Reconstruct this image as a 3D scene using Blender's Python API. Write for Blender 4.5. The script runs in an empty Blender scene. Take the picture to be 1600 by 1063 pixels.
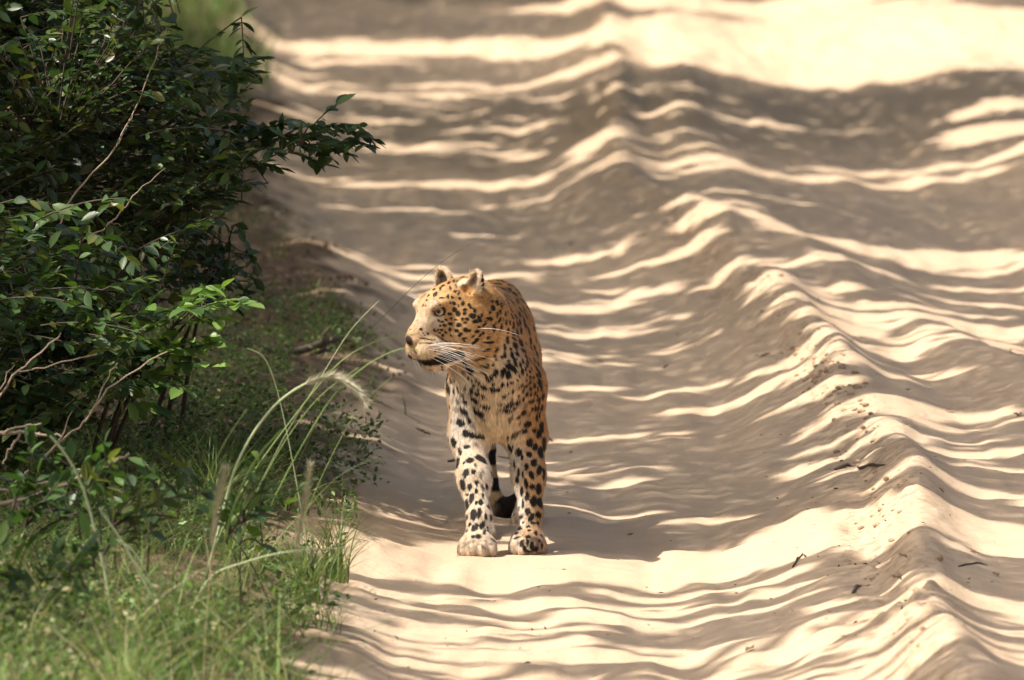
import bpy, bmesh, math, random
import numpy as np
from mathutils import Vector, Matrix
from mathutils.bvhtree import BVHTree

random.seed(7)
RNG = np.random.default_rng(11)
SC = bpy.context.scene
COL = SC.collection

# ------------------------------------------------------------------ camera, sky, sun, exposure
CAM_H = 2.0
cd = bpy.data.cameras.new('camera')
cam = bpy.data.objects.new('camera', cd)
COL.objects.link(cam)
cam.location = (0, 0, CAM_H)
cam.rotation_euler = (math.radians(90 - 3.391), 0, 0)
cd.sensor_width = 23.6
cd.lens = 239.0
cd.clip_start = 0.5
cd.clip_end = 2000
cd.dof.use_dof = True
cd.dof.focus_distance = 24.95
cd.dof.aperture_fstop = 6.7
SC.camera = cam

SUN_EL = math.radians(57)
SUN_AZ = math.radians(18)             # degrees from due left towards the camera
# unit vector from the ground to the sun
SUNV = np.array([-math.cos(SUN_EL) * math.cos(SUN_AZ), -math.cos(SUN_EL) * math.sin(SUN_AZ), math.sin(SUN_EL)])
world = bpy.data.worlds.new('World')
SC.world = world
world.use_nodes = True
wt = world.node_tree
sky = wt.nodes.new('ShaderNodeTexSky')
sky.sky_type = 'NISHITA'
sky.sun_disc = False
sky.sun_elevation = SUN_EL
sky.sun_rotation = math.atan2(SUNV[0], SUNV[1])
sky.dust_density = 9.0
wt.nodes['Background'].inputs[1].default_value = 0.105
wt.links.new(sky.outputs[0], wt.nodes['Background'].inputs[0])
sl = bpy.data.lights.new('sun', 'SUN')
sl.energy = 5.0
sl.angle = math.radians(0.53)
sl.color = (1.0, 0.91, 0.825)
sun = bpy.data.objects.new('sun', sl)
COL.objects.link(sun)
sun.rotation_euler = Vector(SUNV).to_track_quat('Z', 'Y').to_euler()
SC.view_settings.view_transform = 'Standard'
SC.view_settings.look = 'None'
SC.view_settings.gamma = 1.0
SC.view_settings.exposure = 0.68
SC.view_settings.use_curve_mapping = False
SC.render.engine = 'CYCLES'
SC.cycles.use_denoising = True
SC.cycles.max_bounces = 6
SC.cycles.diffuse_bounces = 4
SC.cycles.transmission_bounces = 4
SC.cycles.caustics_reflective = False
SC.cycles.caustics_refractive = False

# ------------------------------------------------------------------ helpers
FPX = 1600 * 239.0 / 23.6             # focal length in photograph pixels

def ground_point(px, py, h=0.0):
    """world x, distance of a spot of height h seen at a photograph pixel (used to lay the place out)"""
    d = FPX * (CAM_H - h) / (py + 428.0)
    return (px - 800) / FPX * d, d

def at_depth(px, py, d):
    """world point seen at a photograph pixel at distance d"""
    return np.array([(px - 800) / FPX * d, d, CAM_H - (py + 428.0) / FPX * d])

def hash2(i, j, s):
    n = (i.astype(np.int64) * 374761393 + j.astype(np.int64) * 668265263 + s * 974634777) & 0xffffffff
    n = ((n ^ (n >> 13)) * 1274126177) & 0xffffffff
    n = n ^ (n >> 16)
    return (n & 0xffff) / 32767.5 - 1.0

def vnoise(x, y, s=0):
    x = np.asarray(x, float); y = np.asarray(y, float)
    i = np.floor(x); j = np.floor(y)
    fx = x - i; fy = y - j
    fx = fx * fx * fx * (fx * (fx * 6 - 15) + 10); fy = fy * fy * fy * (fy * (fy * 6 - 15) + 10)
    i = i.astype(np.int64); j = j.astype(np.int64)
    a = hash2(i, j, s); b = hash2(i + 1, j, s); c = hash2(i, j + 1, s); d = hash2(i + 1, j + 1, s)
    return (a * (1 - fx) + b * fx) * (1 - fy) + (c * (1 - fx) + d * fx) * fy

def noise3(P, f, s=0):
    """cheap 3-D noise: three planes of value noise"""
    return (vnoise(P[:, 0] * f + 7.1, P[:, 1] * f + P[:, 2] * f * 0.7, s) + vnoise(P[:, 1] * f - 3.3, P[:, 2] * f + P[:, 0] * f * 0.6, s + 1)
            + vnoise(P[:, 2] * f + 1.7, P[:, 0] * f - P[:, 1] * f * 0.5, s + 2)) / 2.0

def smooth(a, b, x):
    t = np.clip((x - a) / (b - a), 0, 1)
    return t * t * (3 - 2 * t)

def fast_mesh(name, co, tris=None, quads=None, col=None, smooth_shade=True):
    me = bpy.data.meshes.new(name)
    co = np.ascontiguousarray(co, np.float32)
    me.vertices.add(len(co))
    me.vertices.foreach_set('co', co.ravel())
    idx = []; starts = []; off = 0
    if quads is not None and len(quads):
        q = np.ascontiguousarray(quads, np.int32)
        idx.append(q.ravel()); starts.append(np.arange(len(q)) * 4); off = len(q) * 4
    if tris is not None and len(tris):
        t = np.ascontiguousarray(tris, np.int32)
        idx.append(t.ravel()); starts.append(off + np.arange(len(t)) * 3)
    idx = np.concatenate(idx).astype(np.int32); starts = np.concatenate(starts).astype(np.int32)
    me.loops.add(len(idx)); me.loops.foreach_set('vertex_index', idx)
    me.polygons.add(len(starts)); me.polygons.foreach_set('loop_start', starts)
    me.update(calc_edges=True)
    if smooth_shade:
        me.polygons.foreach_set('use_smooth', np.ones(len(starts), bool))
    if col is not None:
        a = me.color_attributes.new('Col', 'FLOAT_COLOR', 'POINT')
        c4 = np.ones((len(co), 4), np.float32); c4[:, :3] = col
        a.data.foreach_set('color', c4.ravel())
    return me

def obj(name, me, mat=None, parent=None, loc=None, **props):
    o = bpy.data.objects.new(name, me)
    COL.objects.link(o)
    if mat is not None and me is not None and not me.materials:
        me.materials.append(mat)
    if parent is not None:
        o.parent = parent
    if loc is not None:
        o.location = loc
    for k, v in props.items():
        o[k] = v
    return o

def empty(name, loc, **props):
    return obj(name, None, None, None, tuple(float(v) for v in loc), **props)

def nodes_of(name):
    m = bpy.data.materials.new(name)
    m.use_nodes = True
    nt = m.node_tree
    return m, nt, nt.nodes['Principled BSDF'], nt.nodes['Material Output']

def col_material(name, rough=0.7, trans=0.0, spec=0.3, tint=(1, 1, 1), sheen=0.0, vary=0.0):
    """material driven by the mesh's own colour attribute, optional thin-leaf translucency"""
    m, nt, b, out = nodes_of(name)
    at = nt.nodes.new('ShaderNodeAttribute'); at.attribute_name = 'Col'
    src = at.outputs['Color']
    if vary:
        oi = nt.nodes.new('ShaderNodeObjectInfo')
        hs = nt.nodes.new('ShaderNodeHueSaturation')
        mr = nt.nodes.new('ShaderNodeMapRange'); mr.inputs[3].default_value = 1 - vary; mr.inputs[4].default_value = 1 + vary
        nt.links.new(oi.outputs['Random'], mr.inputs[0])
        nt.links.new(mr.outputs[0], hs.inputs['Value'])
        nt.links.new(src, hs.inputs['Color']); src = hs.outputs[0]
    nt.links.new(src, b.inputs['Base Color'])
    b.inputs['Roughness'].default_value = rough
    b.inputs['Specular IOR Level'].default_value = spec
    if sheen:
        b.inputs['Sheen Weight'].default_value = sheen
    if trans:
        tr = nt.nodes.new('ShaderNodeBsdfTranslucent')
        mx = nt.nodes.new('ShaderNodeMixShader'); mx.inputs[0].default_value = trans
        gm = nt.nodes.new('ShaderNodeMix'); gm.data_type = 'RGBA'; gm.blend_type = 'MULTIPLY'; gm.inputs[0].default_value = 1
        gm.inputs[7].default_value = (*tint, 1)
        nt.links.new(src, gm.inputs[6]); nt.links.new(gm.outputs[2], tr.inputs[0])
        nt.links.new(b.outputs[0], mx.inputs[1]); nt.links.new(tr.outputs[0], mx.inputs[2])
        nt.links.new(mx.outputs[0], out.inputs[0])
    return m

def tube(path, radii, sides=5, close=True):
    """tapered tube along a path -> verts, quads"""
    path = np.asarray(path, float); n = len(path)
    radii = np.broadcast_to(np.asarray(radii, float), (n,))
    tan = np.gradient(path, axis=0); tan /= np.linalg.norm(tan, axis=1)[:, None] + 1e-12
    ref = np.array([0, 0, 1.0]) if abs(tan[0, 2]) < 0.9 else np.array([1.0, 0, 0])
    co = []
    for k in range(n):
        a = np.cross(tan[k], ref); a /= np.linalg.norm(a) + 1e-12
        b = np.cross(tan[k], a); ref = -np.cross(tan[k], b) if False else ref
        for s in range(sides):
            th = 2 * math.pi * s / sides
            co.append(path[k] + radii[k] * (a * math.cos(th) + b * math.sin(th)))
    q = []
    for k in range(n - 1):
        for s in range(sides):
            s2 = (s + 1) % sides
            q.append((k * sides + s, k * sides + s2, (k + 1) * sides + s2, (k + 1) * sides + s))
    return np.array(co), np.array(q)

class Soup:
    """collects vertices, quads, triangles and colours for one mesh"""
    def __init__(s):
        s.co = []; s.q = []; s.t = []; s.c = []; s.n = 0
    def add(s, co, quads=None, tris=None, col=(1, 1, 1)):
        co = np.asarray(co, float)
        if quads is not None and len(quads): s.q.append(np.asarray(quads) + s.n)
        if tris is not None and len(tris): s.t.append(np.asarray(tris) + s.n)
        c = np.empty((len(co), 3)); c[:] = col
        s.co.append(co); s.c.append(c); s.n += len(co)
    def mesh(s, name, smooth_shade=True):
        return fast_mesh(name, np.concatenate(s.co), np.concatenate(s.t) if s.t else None, np.concatenate(s.q) if s.q else None,
                         np.concatenate(s.c), smooth_shade)
# ------------------------------------------------------------------ the sandy track
def xr1(d): return np.interp(d, [16, 20, 22.4, 25.5, 29, 33, 38, 43, 47, 58, 70, 110], [.80, .80, .83, .92, .87, .82, .64, .42, .40, .50, .55, .6])
def xr2(d): return np.interp(d, [16, 25, 29, 32, 38, 48, 60, 110], [1.62, 1.52, 1.40, 1.30, .90, .80, .98, 1.0])
def edge_x(d):      # left edge of the bare sand
    d = np.asarray(d, float)
    return np.interp(d, [14, 19, 21.5, 23.5, 25.5, 28, 31, 36, 42, 50, 60, 75, 110], [-.30, -.36, -.41, -.46, -.42, -.38, -.36, -.58, -.98, -1.15, -1.45, -2.0, -2.4]) + .05 * vnoise(d * 1.3, d * 0 + 3, 41) + .03 * vnoise(d * 5.0, d * 0 + 9, 42)

def gz(x, d):
    """height of the ground"""
    x = np.asarray(x, float); d = np.asarray(d, float)
    x, d = np.broadcast_arrays(x, d)
    wob = .028 * vnoise(d * .45, x * .6, 5) + .018 * vnoise(d * 1.4, x * 1.5, 6)
    u = x + wob
    a = u - xr1(d)
    amp1 = .108 * (1 + .18 * vnoise(d * .55, d * 0, 7))
    far = smooth(80, 45, d)
    h = amp1 * np.where(a < 0, np.exp(-(a / .235) ** 2), np.exp(-(a / .17) ** 2)) * (.45 + .55 * far)
    h += .108 * smooth(-.06, .12, a) * (.55 + .45 * far)
    b = u - xr2(d)
    h += .060 * np.exp(-(b / .16) ** 2) * (1 + .4 * vnoise(d * .6, d * 0 + 4, 8)) * (.4 + .6 * far)
    h -= .06 * np.exp(-((b - .75) / .36) ** 2)
    h += .09 * smooth(1.1, 1.7, b)
    for bx, bd, ba, sx, sdp in ((.83, 33.6, .05, .13, .8), (.88, 29.3, .045, .12, .9), (.40, 43.2, .062, .15, 1.1), (.36, 46.5, .05, .12, .8), (.78, 48.9, .045, .17, 1.2), (.86, 38.2, .05, .16, .9), (.50, 58.5, .05, .2, 1.5), (.84, 20.6, .03, .10, .4)):
        h = h + ba * np.exp(-((u - bx) / sx) ** 2 - ((d - bd) / sdp) ** 2)
    # left bank up to the verge
    e = edge_x(d)
    h += .125 * smooth(.30, -.16, x - e) + .05 * smooth(-.1, -1.4, x - e)
    # furrows that run along the track, and finer wind and wheel relief
    calm = 1 - np.exp(-((x - .02) / .20) ** 2 - ((d - 25.1) / .75) ** 2) * .96
    rel = .016 * vnoise(u / .30, d / 3.2, 11) + .011 * vnoise(u / .12, d / 1.9, 12) + .0050 * vnoise(u / .055, d / .9, 13)
    rel += .0065 * vnoise(u / .25, d / .33, 14) + .0040 * vnoise(u / .15, d / .14, 15) + .0026 * vnoise(u / .045, d / .08, 16)
    # ripples lying across the track: their low backs hide one another at this flat angle
    rp1 = 1 - np.abs(vnoise(u / .55 + .3 * vnoise(u / .2, d / .5, 22), d / .17, 23)) * 2
    rp2 = 1 - np.abs(vnoise(u / .30, d / .115, 24)) * 2
    rel += .0120 * rp1 * (.6 + .5 * vnoise(u / .5, d / 1.3, 25)) + .0045 * rp2
    h = h + rel * calm
    # broken crest: clods
    crest = np.exp(-(a / .12) ** 2) + .5 * np.exp(-(b / .12) ** 2)
    lump = vnoise(u / .06, d / .10, 17) * .6 + vnoise(u / .028, d / .045, 18) * .4
    h = h + crest * np.clip(lump - .05, 0, 1) * .030 * (.4 + .6 * smooth(-.3, .5, vnoise(d * .5, d * 0 + 2, 19)))
    v = smooth(.05, -.35, x - e)
    h = h + v * (.018 * vnoise(x / .18, d / .35, 20) + .010 * vnoise(x / .06, d / .12, 21))
    return h

GZ0 = float(gz(-.031, 25.0))
def ground(x, d): return gz(x, d) - GZ0

def ground_grid():
    r1 = np.exp(np.linspace(math.log(19.5), math.log(82), 800))
    rows = np.concatenate([np.linspace(-20, 19, 40), r1, np.geomspace(84, 600, 30)])
    c1 = np.linspace(-1.45, 1.45, 400)
    cols = np.concatenate([-np.geomspace(40, 1.5, 26), c1, np.geomspace(1.5, 40, 26)])
    sc = np.maximum(rows, 19.5) / 25.0
    X = cols[None, :] * sc[:, None]; D = np.repeat(rows[:, None], len(cols), 1)
    return X, D
GX, GD = ground_grid()
GZ = ground(GX, GD)
nr, ncl = GX.shape
ii = (np.arange(nr - 1)[:, None] * ncl + np.arange(ncl - 1)[None, :]).ravel()
gq = np.stack([ii, ii + 1, ii + ncl + 1, ii + ncl], 1)
gco = np.stack([GX, GD, GZ], 2).reshape(-1, 3)
# where the bare sand gives way to litter and soil
verge = smooth(.12, -.16, GX - edge_x(GD) + .10 * vnoise(GX / .12, GD / .3, 31) + .08 * vnoise(GX / .04, GD / .1, 32)).ravel()
far_r = smooth(2.4, 3.4, (GX - xr2(GD)) + .2 * vnoise(GX / .3, GD / .8, 33)).ravel()
crest_m = (np.exp(-((GX - xr1(GD)) / .13) ** 2)).ravel()
mask = np.stack([np.maximum(verge, far_r), crest_m, verge * 0], 1)
ground_me = fast_mesh('ground', gco, quads=gq, col=mask)

M_SAND, nt, b, out = nodes_of('sand')
L_ = nt.links.new
at = nt.nodes.new('ShaderNodeAttribute'); at.attribute_name = 'Col'
sep = nt.nodes.new('ShaderNodeSeparateColor'); L_(at.outputs['Color'], sep.inputs[0])
geo = nt.nodes.new('ShaderNodeNewGeometry')
def noise_node(scale, detail=4, rough=.55, vec=None):
    t = nt.nodes.new('ShaderNodeTexNoise'); t.inputs['Scale'].default_value = scale
    t.inputs['Detail'].default_value = detail; t.inputs['Roughness'].default_value = rough
    L_(vec or geo.outputs['Position'], t.inputs['Vector'])
    return t
def ramp(src, stops):
    r_ = nt.nodes.new('ShaderNodeValToRGB'); L_(src, r_.inputs[0])
    e = r_.color_ramp.elements
    e[0].position, e[0].color = stops[0][0], (*stops[0][1], 1)
    e[1].position, e[1].color = stops[-1][0], (*stops[-1][1], 1)
    for p, c in stops[1:-1]:
        q = e.new(p); q.color = (*c, 1)
    return r_
def mixc(f, a, b_, mode='MIX'):
    m = nt.nodes.new('ShaderNodeMix'); m.data_type = 'RGBA'; m.blend_type = mode
    if isinstance(f, float): m.inputs[0].default_value = f
    else: L_(f, m.inputs[0])
    for s_, i in ((a, 6), (b_, 7)):
        if isinstance(s_, tuple): m.inputs[i].default_value = (*s_, 1)
        else: L_(s_, m.inputs[i])
    return m.outputs[2]
n_big = noise_node(1.6, 3); n_mid = noise_node(9, 5, .6); n_grain = noise_node(420, 2, .7); n_speck = noise_node(70, 3, .6)
sand = ramp(n_mid.outputs[0], [(.25, (.50, .38, .26)), (.55, (.55, .425, .295)), (.8, (.585, .46, .325))]).outputs[0]
sand = mixc(ramp(n_big.outputs[0], [(.35, (0, 0, 0)), (.7, (.5, .5, .5))]).outputs[0], sand, (.56, .41, .265))
grain = ramp(n_grain.outputs[0], [(.30, (.82, .80, .78)), (.5, (1, 1, 1)), (.75, (1.1, 1.1, 1.1))]).outputs[0]
sand = mixc(.7, sand, grain, 'MULTIPLY')
n_dirt = noise_node(34, 4, .65)
speck = ramp(n_dirt.outputs[0], [(.47, (0, 0, 0)), (.62, (.85, .85, .85))]).outputs[0]
crestf = nt.nodes.new('ShaderNodeMath'); crestf.operation = 'MULTIPLY'; L_(sep.outputs[1], crestf.inputs[0]); L_(speck, crestf.inputs[1])
sand = mixc(crestf.outputs[0], sand, (.33, .235, .15))
soil_n = noise_node(26, 5, .65)
soil = ramp(soil_n.outputs[0], [(.28, (.045, .032, .020)), (.48, (.115, .080, .050)), (.62, (.20, .14, .088)), (.78, (.32, .235, .15))]).outputs[0]
L_(mixc(sep.outputs[0], sand, soil), b.inputs['Base Color'])
b.inputs['Roughness'].default_value = .95
b.inputs['Specular IOR Level'].default_value = .12
bp = nt.nodes.new('ShaderNodeBump'); bp.inputs['Strength'].default_value = .45; bp.inputs['Distance'].default_value = .010
hm = nt.nodes.new('ShaderNodeMath'); hm.operation = 'MULTIPLY_ADD'; hm.inputs[1].default_value = .35
L_(n_grain.outputs[0], hm.inputs[0]); L_(n_speck.outputs[0], hm.inputs[2])
L_(hm.outputs[0], bp.inputs['Height']); L_(bp.outputs[0], b.inputs['Normal'])
obj('sandy_ground', ground_me, M_SAND, kind='structure')
# ------------------------------------------------------------------ shade trees along the verge, above and left of the picture:
# their crowns dapple the track; gaps between the leaf sprays let the sun through
def gap_list():
    out = []
    def hole(px, py, rx, ry, h=0.0):
        x, d = ground_point(px, py, h); d0 = ground_point(px, py - ry, h)[1]; d1 = ground_point(px, py + ry, h)[1]
        # sun ray that lands at height h meets z = 0 a little further along
        out.append((x - SUNV[0] / SUNV[2] * h, (d0 + d1) / 2 - SUNV[1] / SUNV[2] * h, rx / FPX * d * 1.1, abs(d0 - d1) / 2 * (.55 if ry < 10 and py > 150 else 1.0)))
    # the bright strip under the front paws, rising over the ridge to the right
    hole(1000, 893, 330, 30, .0); hole(660, 872, 150, 22, .02); hole(1240, 835, 130, 34, .08); hole(1390, 800, 120, 30, .17); hole(1530, 822, 130, 26, .14)
    hole(820, 905, 200, 22)
    # bottom right
    hole(1520, 950, 150, 9, .13); hole(1480, 985, 160, 8, .13); hole(1540, 1020, 130, 8, .13); hole(1330, 930, 120, 9, .12); hole(1120, 940, 180, 8); hole(830, 985, 300, 6); hole(1180, 1000, 150, 7, .05)
    hole(620, 950, 90, 5, .05); hole(760, 1030, 200, 7); hole(1060, 1045, 220, 7); hole(1400, 1058, 160, 8, .12)
    hole(560, 830, 70, 6, .06); hole(620, 775, 90, 5, .04); hole(1480, 755, 130, 9, .14)
    # middle distance
    hole(960, 690, 120, 5); hole(930, 745, 100, 4); hole(960, 800, 110, 6); hole(1120, 640, 110, 6, .03); hole(1430, 640, 160, 7, .15); hole(1520, 690, 110, 5, .15)
    hole(1400, 580, 130, 8, .16); hole(1500, 545, 120, 8, .15); hole(1230, 545, 60, 6, .17); hole(950, 520, 110, 5); hole(1420, 490, 150, 12, .16); hole(1240, 460, 60, 8, .17)
    hole(650, 430, 180, 4, .02); hole(980, 455, 90, 5, .04); hole(1150, 352, 90, 10, .16); hole(1080, 400, 80, 6, .1); hole(1430, 375, 220, 16, .14); hole(1540, 420, 120, 8, .13)
    hole(870, 560, 90, 4); hole(560, 590, 60, 4, .05)
    # far sand, open to the sun on the right
    hole(1250, 262, 330, 8, .12); hole(700, 292, 180, 6); hole(690, 240, 150, 5); hole(930, 225, 70, 8, .15); hole(1470, 254, 240, 8, .1); hole(1560, 222, 110, 12, .1); hole(1590, 190, 90, 10, .1)
    hole(1060, 190, 80, 7, .15); hole(800, 205, 130, 4); hole(760, 78, 400, 14); hole(1330, 78, 380, 58, .06); hole(1250, 20, 420, 14); hole(1560, 120, 160, 40); hole(560, 100, 120, 4); hole(900, 128, 260, 4, .03); hole(650, 150, 170, 3); hole(1020, 155, 130, 4, .12); hole(1250, 190, 160, 4, .1); hole(520, 205, 100, 3); hole(620, 330, 120, 3); hole(760, 365, 80, 3)
    hole(1200, 118, 180, 12, .06)
    # left verge
    hole(300, 600, 110, 9, .25); hole(250, 950, 220, 40, .25); hole(120, 990, 180, 30, .25); hole(420, 880, 90, 18, .2); hole(470, 640, 90, 14, .3); hole(60, 640, 60, 9, .5); hole(340, 40, 70, 18, .1)
    hole(330, 740, 100, 10, .25); hole(180, 780, 90, 10, .3)
    out += [(.10, 25.10, .30, .26), (-.78, 19.2, .52, 1.7), (-1.0, 20.9, .30, .35), (-.62, 21.6, .22, .22), (-.95, 22.6, .25, .18)]
    hole(60, 300, 90, 9, .9); hole(150, 440, 90, 8, .7); hole(250, 330, 50, 6, .8); hole(40, 120, 60, 7, 1.1); hole(20, 500, 60, 9, .6); hole(200, 200, 40, 5, 1.0)
    rg = random.Random(17)      # the fine slits between sprays
    for _ in range(40):
        hole(rg.uniform(540, 1230), rg.uniform(300, 850), rg.uniform(40, 120), rg.uniform(3.5, 6.5), .02)
    for _ in range(34):
        hole(rg.uniform(1230, 1600), rg.uniform(400, 740), rg.uniform(50, 140), rg.uniform(4, 7), .13)
    for _ in range(42):
        px = rg.uniform(520, 1600)
        hole(px, rg.uniform(935, 1062), rg.uniform(80, 210), rg.uniform(4, 7), .13 if px > 1250 else .02)
    for _ in range(26):
        hole(rg.uniform(430, 1100), rg.uniform(110, 320), rg.uniform(50, 130), rg.uniform(3, 5), .03)
    hole(470, 610, 120, 12, .45); hole(380, 760, 120, 18, .3)
    return np.array(out)
GAPS = gap_list()
def lit_at(x, d):
    """how open the canopy is over ground point (x, d): > 0 in a gap"""
    wob_x = x + .06 * vnoise(x / .13, d / .25, 51) + .03 * vnoise(x / .05, d / .1, 52)
    wob_d = d + (.10 * vnoise(x / .16, d / .3, 53) + .05 * vnoise(x / .06, d / .1, 54)) * (d / 25)
    open_ = np.full(x.shape, -1.0)
    for gx, gd, rx, rd in GAPS:
        m = (np.abs(x - gx) < rx * 1.6 + .2) & (np.abs(d - gd) < rd * 1.6 + .5)
        if m.any():
            q = 1 - np.sqrt(((wob_x[m] - gx) / rx) ** 2 + ((wob_d[m] - gd) / (rd + .02)) ** 2)
            open_[m] = np.maximum(open_[m], q)
    # the sunlit crown edge falls to the right in the distance
    sd_ = np.maximum(d, 22) / 25
    dd = d + .05 * vnoise(x / .5, d / .6, 57)
    small = vnoise(x / .70, dd / (.085 * sd_), 55) * .66 + vnoise(x / .30, dd / (.05 * sd_), 56) * .45
    thr = .49 + .03 * smooth(.8, 1.2, x) - .22 * smooth(24.5, 23.9, d) - .13 * smooth(36, 31, d) * smooth(24.0, 25.6, d) * smooth(1.1, .7, x) + .06 * smooth(36, 44, d)
    thr = thr + .07 * vnoise(x / 1.1, d / 2.2, 58)
    open_ = np.maximum(open_, (small - thr) * 1.2)
    return open_

M_CANOPY = col_material('tree_leaf', .5, .35, .4, (.9, 1.0, .45))
M_BARK, nt, b, out = nodes_of('bark')
tn = nt.nodes.new('ShaderNodeTexNoise'); tn.inputs['Scale'].default_value = 14; tn.inputs['Detail'].default_value = 6
rp = nt.nodes.new('ShaderNodeValToRGB'); rp.color_ramp.elements[0].color = (.06, .045, .032, 1); rp.color_ramp.elements[1].color = (.22, .18, .14, 1)
nt.links.new(tn.outputs[0], rp.inputs[0]); nt.links.new(rp.outputs[0], b.inputs['Base Color']); b.inputs['Roughness'].default_value = .9
tbp = nt.nodes.new('ShaderNodeBump'); tbp.inputs['Strength'].default_value = .6; nt.links.new(tn.outputs[0], tbp.inputs['Height']); nt.links.new(tbp.outputs[0], b.inputs['Normal'])

def leaf_quads(P, size, spread, rng, flat=.55):
    """folded rhombic leaf (two triangles' worth of blade, four vertices) at each point"""
    n = len(P)
    a = rng.normal(0, 1, (n, 3)); a[:, 2] *= flat; a /= np.linalg.norm(a, axis=1)[:, None]
    b_ = rng.normal(0, 1, (n, 3)); b_[:, 2] *= flat; b_ -= a * (b_ * a).sum(1)[:, None]; b_ /= np.linalg.norm(b_, axis=1)[:, None] + 1e-9
    nrm = np.cross(a, b_)
    L = size * rng.uniform(.7, 1.3, n)[:, None]; W = L * spread
    co = np.stack([P - a * L * .5, P + b_ * W * .5 + nrm * L * .08, P + a * L * .5, P - b_ * W * .5 + nrm * L * .08], 1).reshape(-1, 3)
    o = (np.arange(n) * 4)[:, None]
    return co, np.concatenate([o + [0, 1, 2], o + [0, 2, 3]])

def plant_canopy():
    rng = np.random.default_rng(5)
    trees = [(-3.4, 19.5), (-3.8, 26.0), (-3.6, 33.0), (-4.4, 42.0), (-5.2, 53.0), (-6.0, 66.0), (-6.4, 79.0)]
    allP = []; allS = []
    for d0, d1, size, layers in ((17.5, 24.2, .050, 8.5), (24.2, 33, .052, 8.2), (33, 46, .085, 8.5), (46, 86, .20, 9.0)):
        hw = d1 * .055
        area = (2 * hw + 1.2) * (d1 - d0)
        cell = size / math.sqrt(layers)
        gx_, gd_ = np.meshgrid(np.arange(-hw - .5, hw + .7, cell), np.arange(d0, d1, cell))
        x = (gx_ + rng.uniform(-.5, .5, gx_.shape) * cell).ravel(); d = (gd_ + rng.uniform(-.5, .5, gd_.shape) * cell).ravel()
        op = lit_at(x, d)
        k = op < .0
        x, d = x[k], d[k]
        z = 3.7 + 1.9 * rng.beta(2, 2, len(x)) + .4 * np.sin(x * 1.3 + d * .7)
        P = np.stack([x + SUNV[0] / SUNV[2] * z, d + SUNV[1] / SUNV[2] * z, z], 1)
        allP.append(P); allS.append(np.full(len(x), size))
    P = np.concatenate(allP); S = np.concatenate(allS)
    tx = np.array(trees)
    own = np.argmin(((P[:, None, 1] - tx[None, :, 1]) / 1.0) ** 2, axis=1)
    where = ['nearest the viewer', 'beside the walking leopard', 'just behind the leopard', 'beyond the dark shrub', 'halfway along the far sand', 'near the far sunlit sand', 'farthest along the track']
    for k, (x, d) in enumerate(trees):
        m = own == k
        if not m.any(): continue
        z0 = float(ground(x, d))
        t = empty('shade_tree', (x, d, z0), label='tall shade tree overhanging the left verge, ' + where[k], category='tree', group='shade trees along the left verge')
        org = np.array([x, d, z0])
        tr = Soup(); rr = random.Random(k)
        path = [(0, 0, -.2), (.05, .1, 1.0), (-.05, .05, 2.0), (.15, -.1, 3.0), (.3, 0, 3.8)]
        co, q = tube(path, [.24, .19, .16, .13, .09], 10); tr.add(co, q)
        obj('trunk', tr.mesh('trunk'), M_BARK, t)
        Q = P[m] - org
        br = Soup()
        picks = rng.choice(len(Q), min(26, len(Q)), replace=False)
        for i in picks:
            s0 = np.array(path[rr.choice([2, 3, 4])]); e = Q[i]
            mid = (s0 + e) / 2 + np.array([0, 0, .5])
            tt = np.linspace(0, 1, 7)[:, None]
            pth = s0 * (1 - tt) ** 2 + 2 * mid * tt * (1 - tt) + e * tt ** 2
            co, q = tube(pth, np.linspace(.045, .008, 7), 5); br.add(co, q)
        obj('branches', br.mesh('branches'), M_BARK, t, kind='stuff')
        lc, lt = leaf_quads(Q, S[m][:, None], .66, rng, .38)
        c = np.array([.055, .10, .025]) * rng.uniform(.6, 1.4, (len(Q), 1)) * np.array([1, 1, 1])
        obj('crown', fast_mesh('crown', lc, tris=lt, col=np.repeat(c, 4, 0), smooth_shade=False), M_CANOPY, t, kind='stuff')
    print('INFO canopy leaves', len(P))
plant_canopy()
# ------------------------------------------------------------------ shrubs on the left verge
def leaf_mesh(name, L, W, col, seed, tris=False):
    """one leaf: pointed oval blade folded along the midrib, base at the origin, tip along +x"""
    rr = random.Random(seed)
    st = [0, .22, .48, .74, 1.0]; wd = [.04, .72, 1.0, .70, .0]
    co = []; 
    for t, w_ in zip(st, wd):
        zc = -.10 * L * (t - .1) ** 2 + rr.uniform(-.01, .01) * L
        co += [(t * L, -w_ * W / 2, zc + .16 * w_ * W), (t * L, 0, zc), (t * L, w_ * W / 2, zc + .16 * w_ * W)]
    q = []
    for k in range(4):
        o = k * 3
        q += [(o, o + 1, o + 4, o + 3), (o + 1, o + 2, o + 5, o + 4)]
    return np.array(co), np.array(q)

def frames(dirs, ups):
    x = dirs / (np.linalg.norm(dirs, axis=1)[:, None] + 1e-9)
    y = np.cross(ups, x); y /= np.linalg.norm(y, axis=1)[:, None] + 1e-9
    z = np.cross(x, y)
    return np.stack([x, y, z], 2)       # columns are the axes

M_LEAF_DARK = col_material('dark_glossy_leaf', .36, .30, .5, (1.1, 1.3, .5), vary=.35)
M_LEAF_MID = col_material('green_leaf', .42, .35, .45, (.95, 1.1, .4), vary=.25)
M_TWIG, nt, b, out = nodes_of('twig_bark')
tn = nt.nodes.new('ShaderNodeTexNoise'); tn.inputs['Scale'].default_value = 60
rp = nt.nodes.new('ShaderNodeValToRGB'); rp.color_ramp.elements[0].color = (.03, .022, .016, 1); rp.color_ramp.elements[1].color = (.10, .072, .05, 1)
nt.links.new(tn.outputs[0], rp.inputs[0]); nt.links.new(rp.outputs[0], b.inputs['Base Color']); b.inputs['Roughness'].default_value = .85

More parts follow.
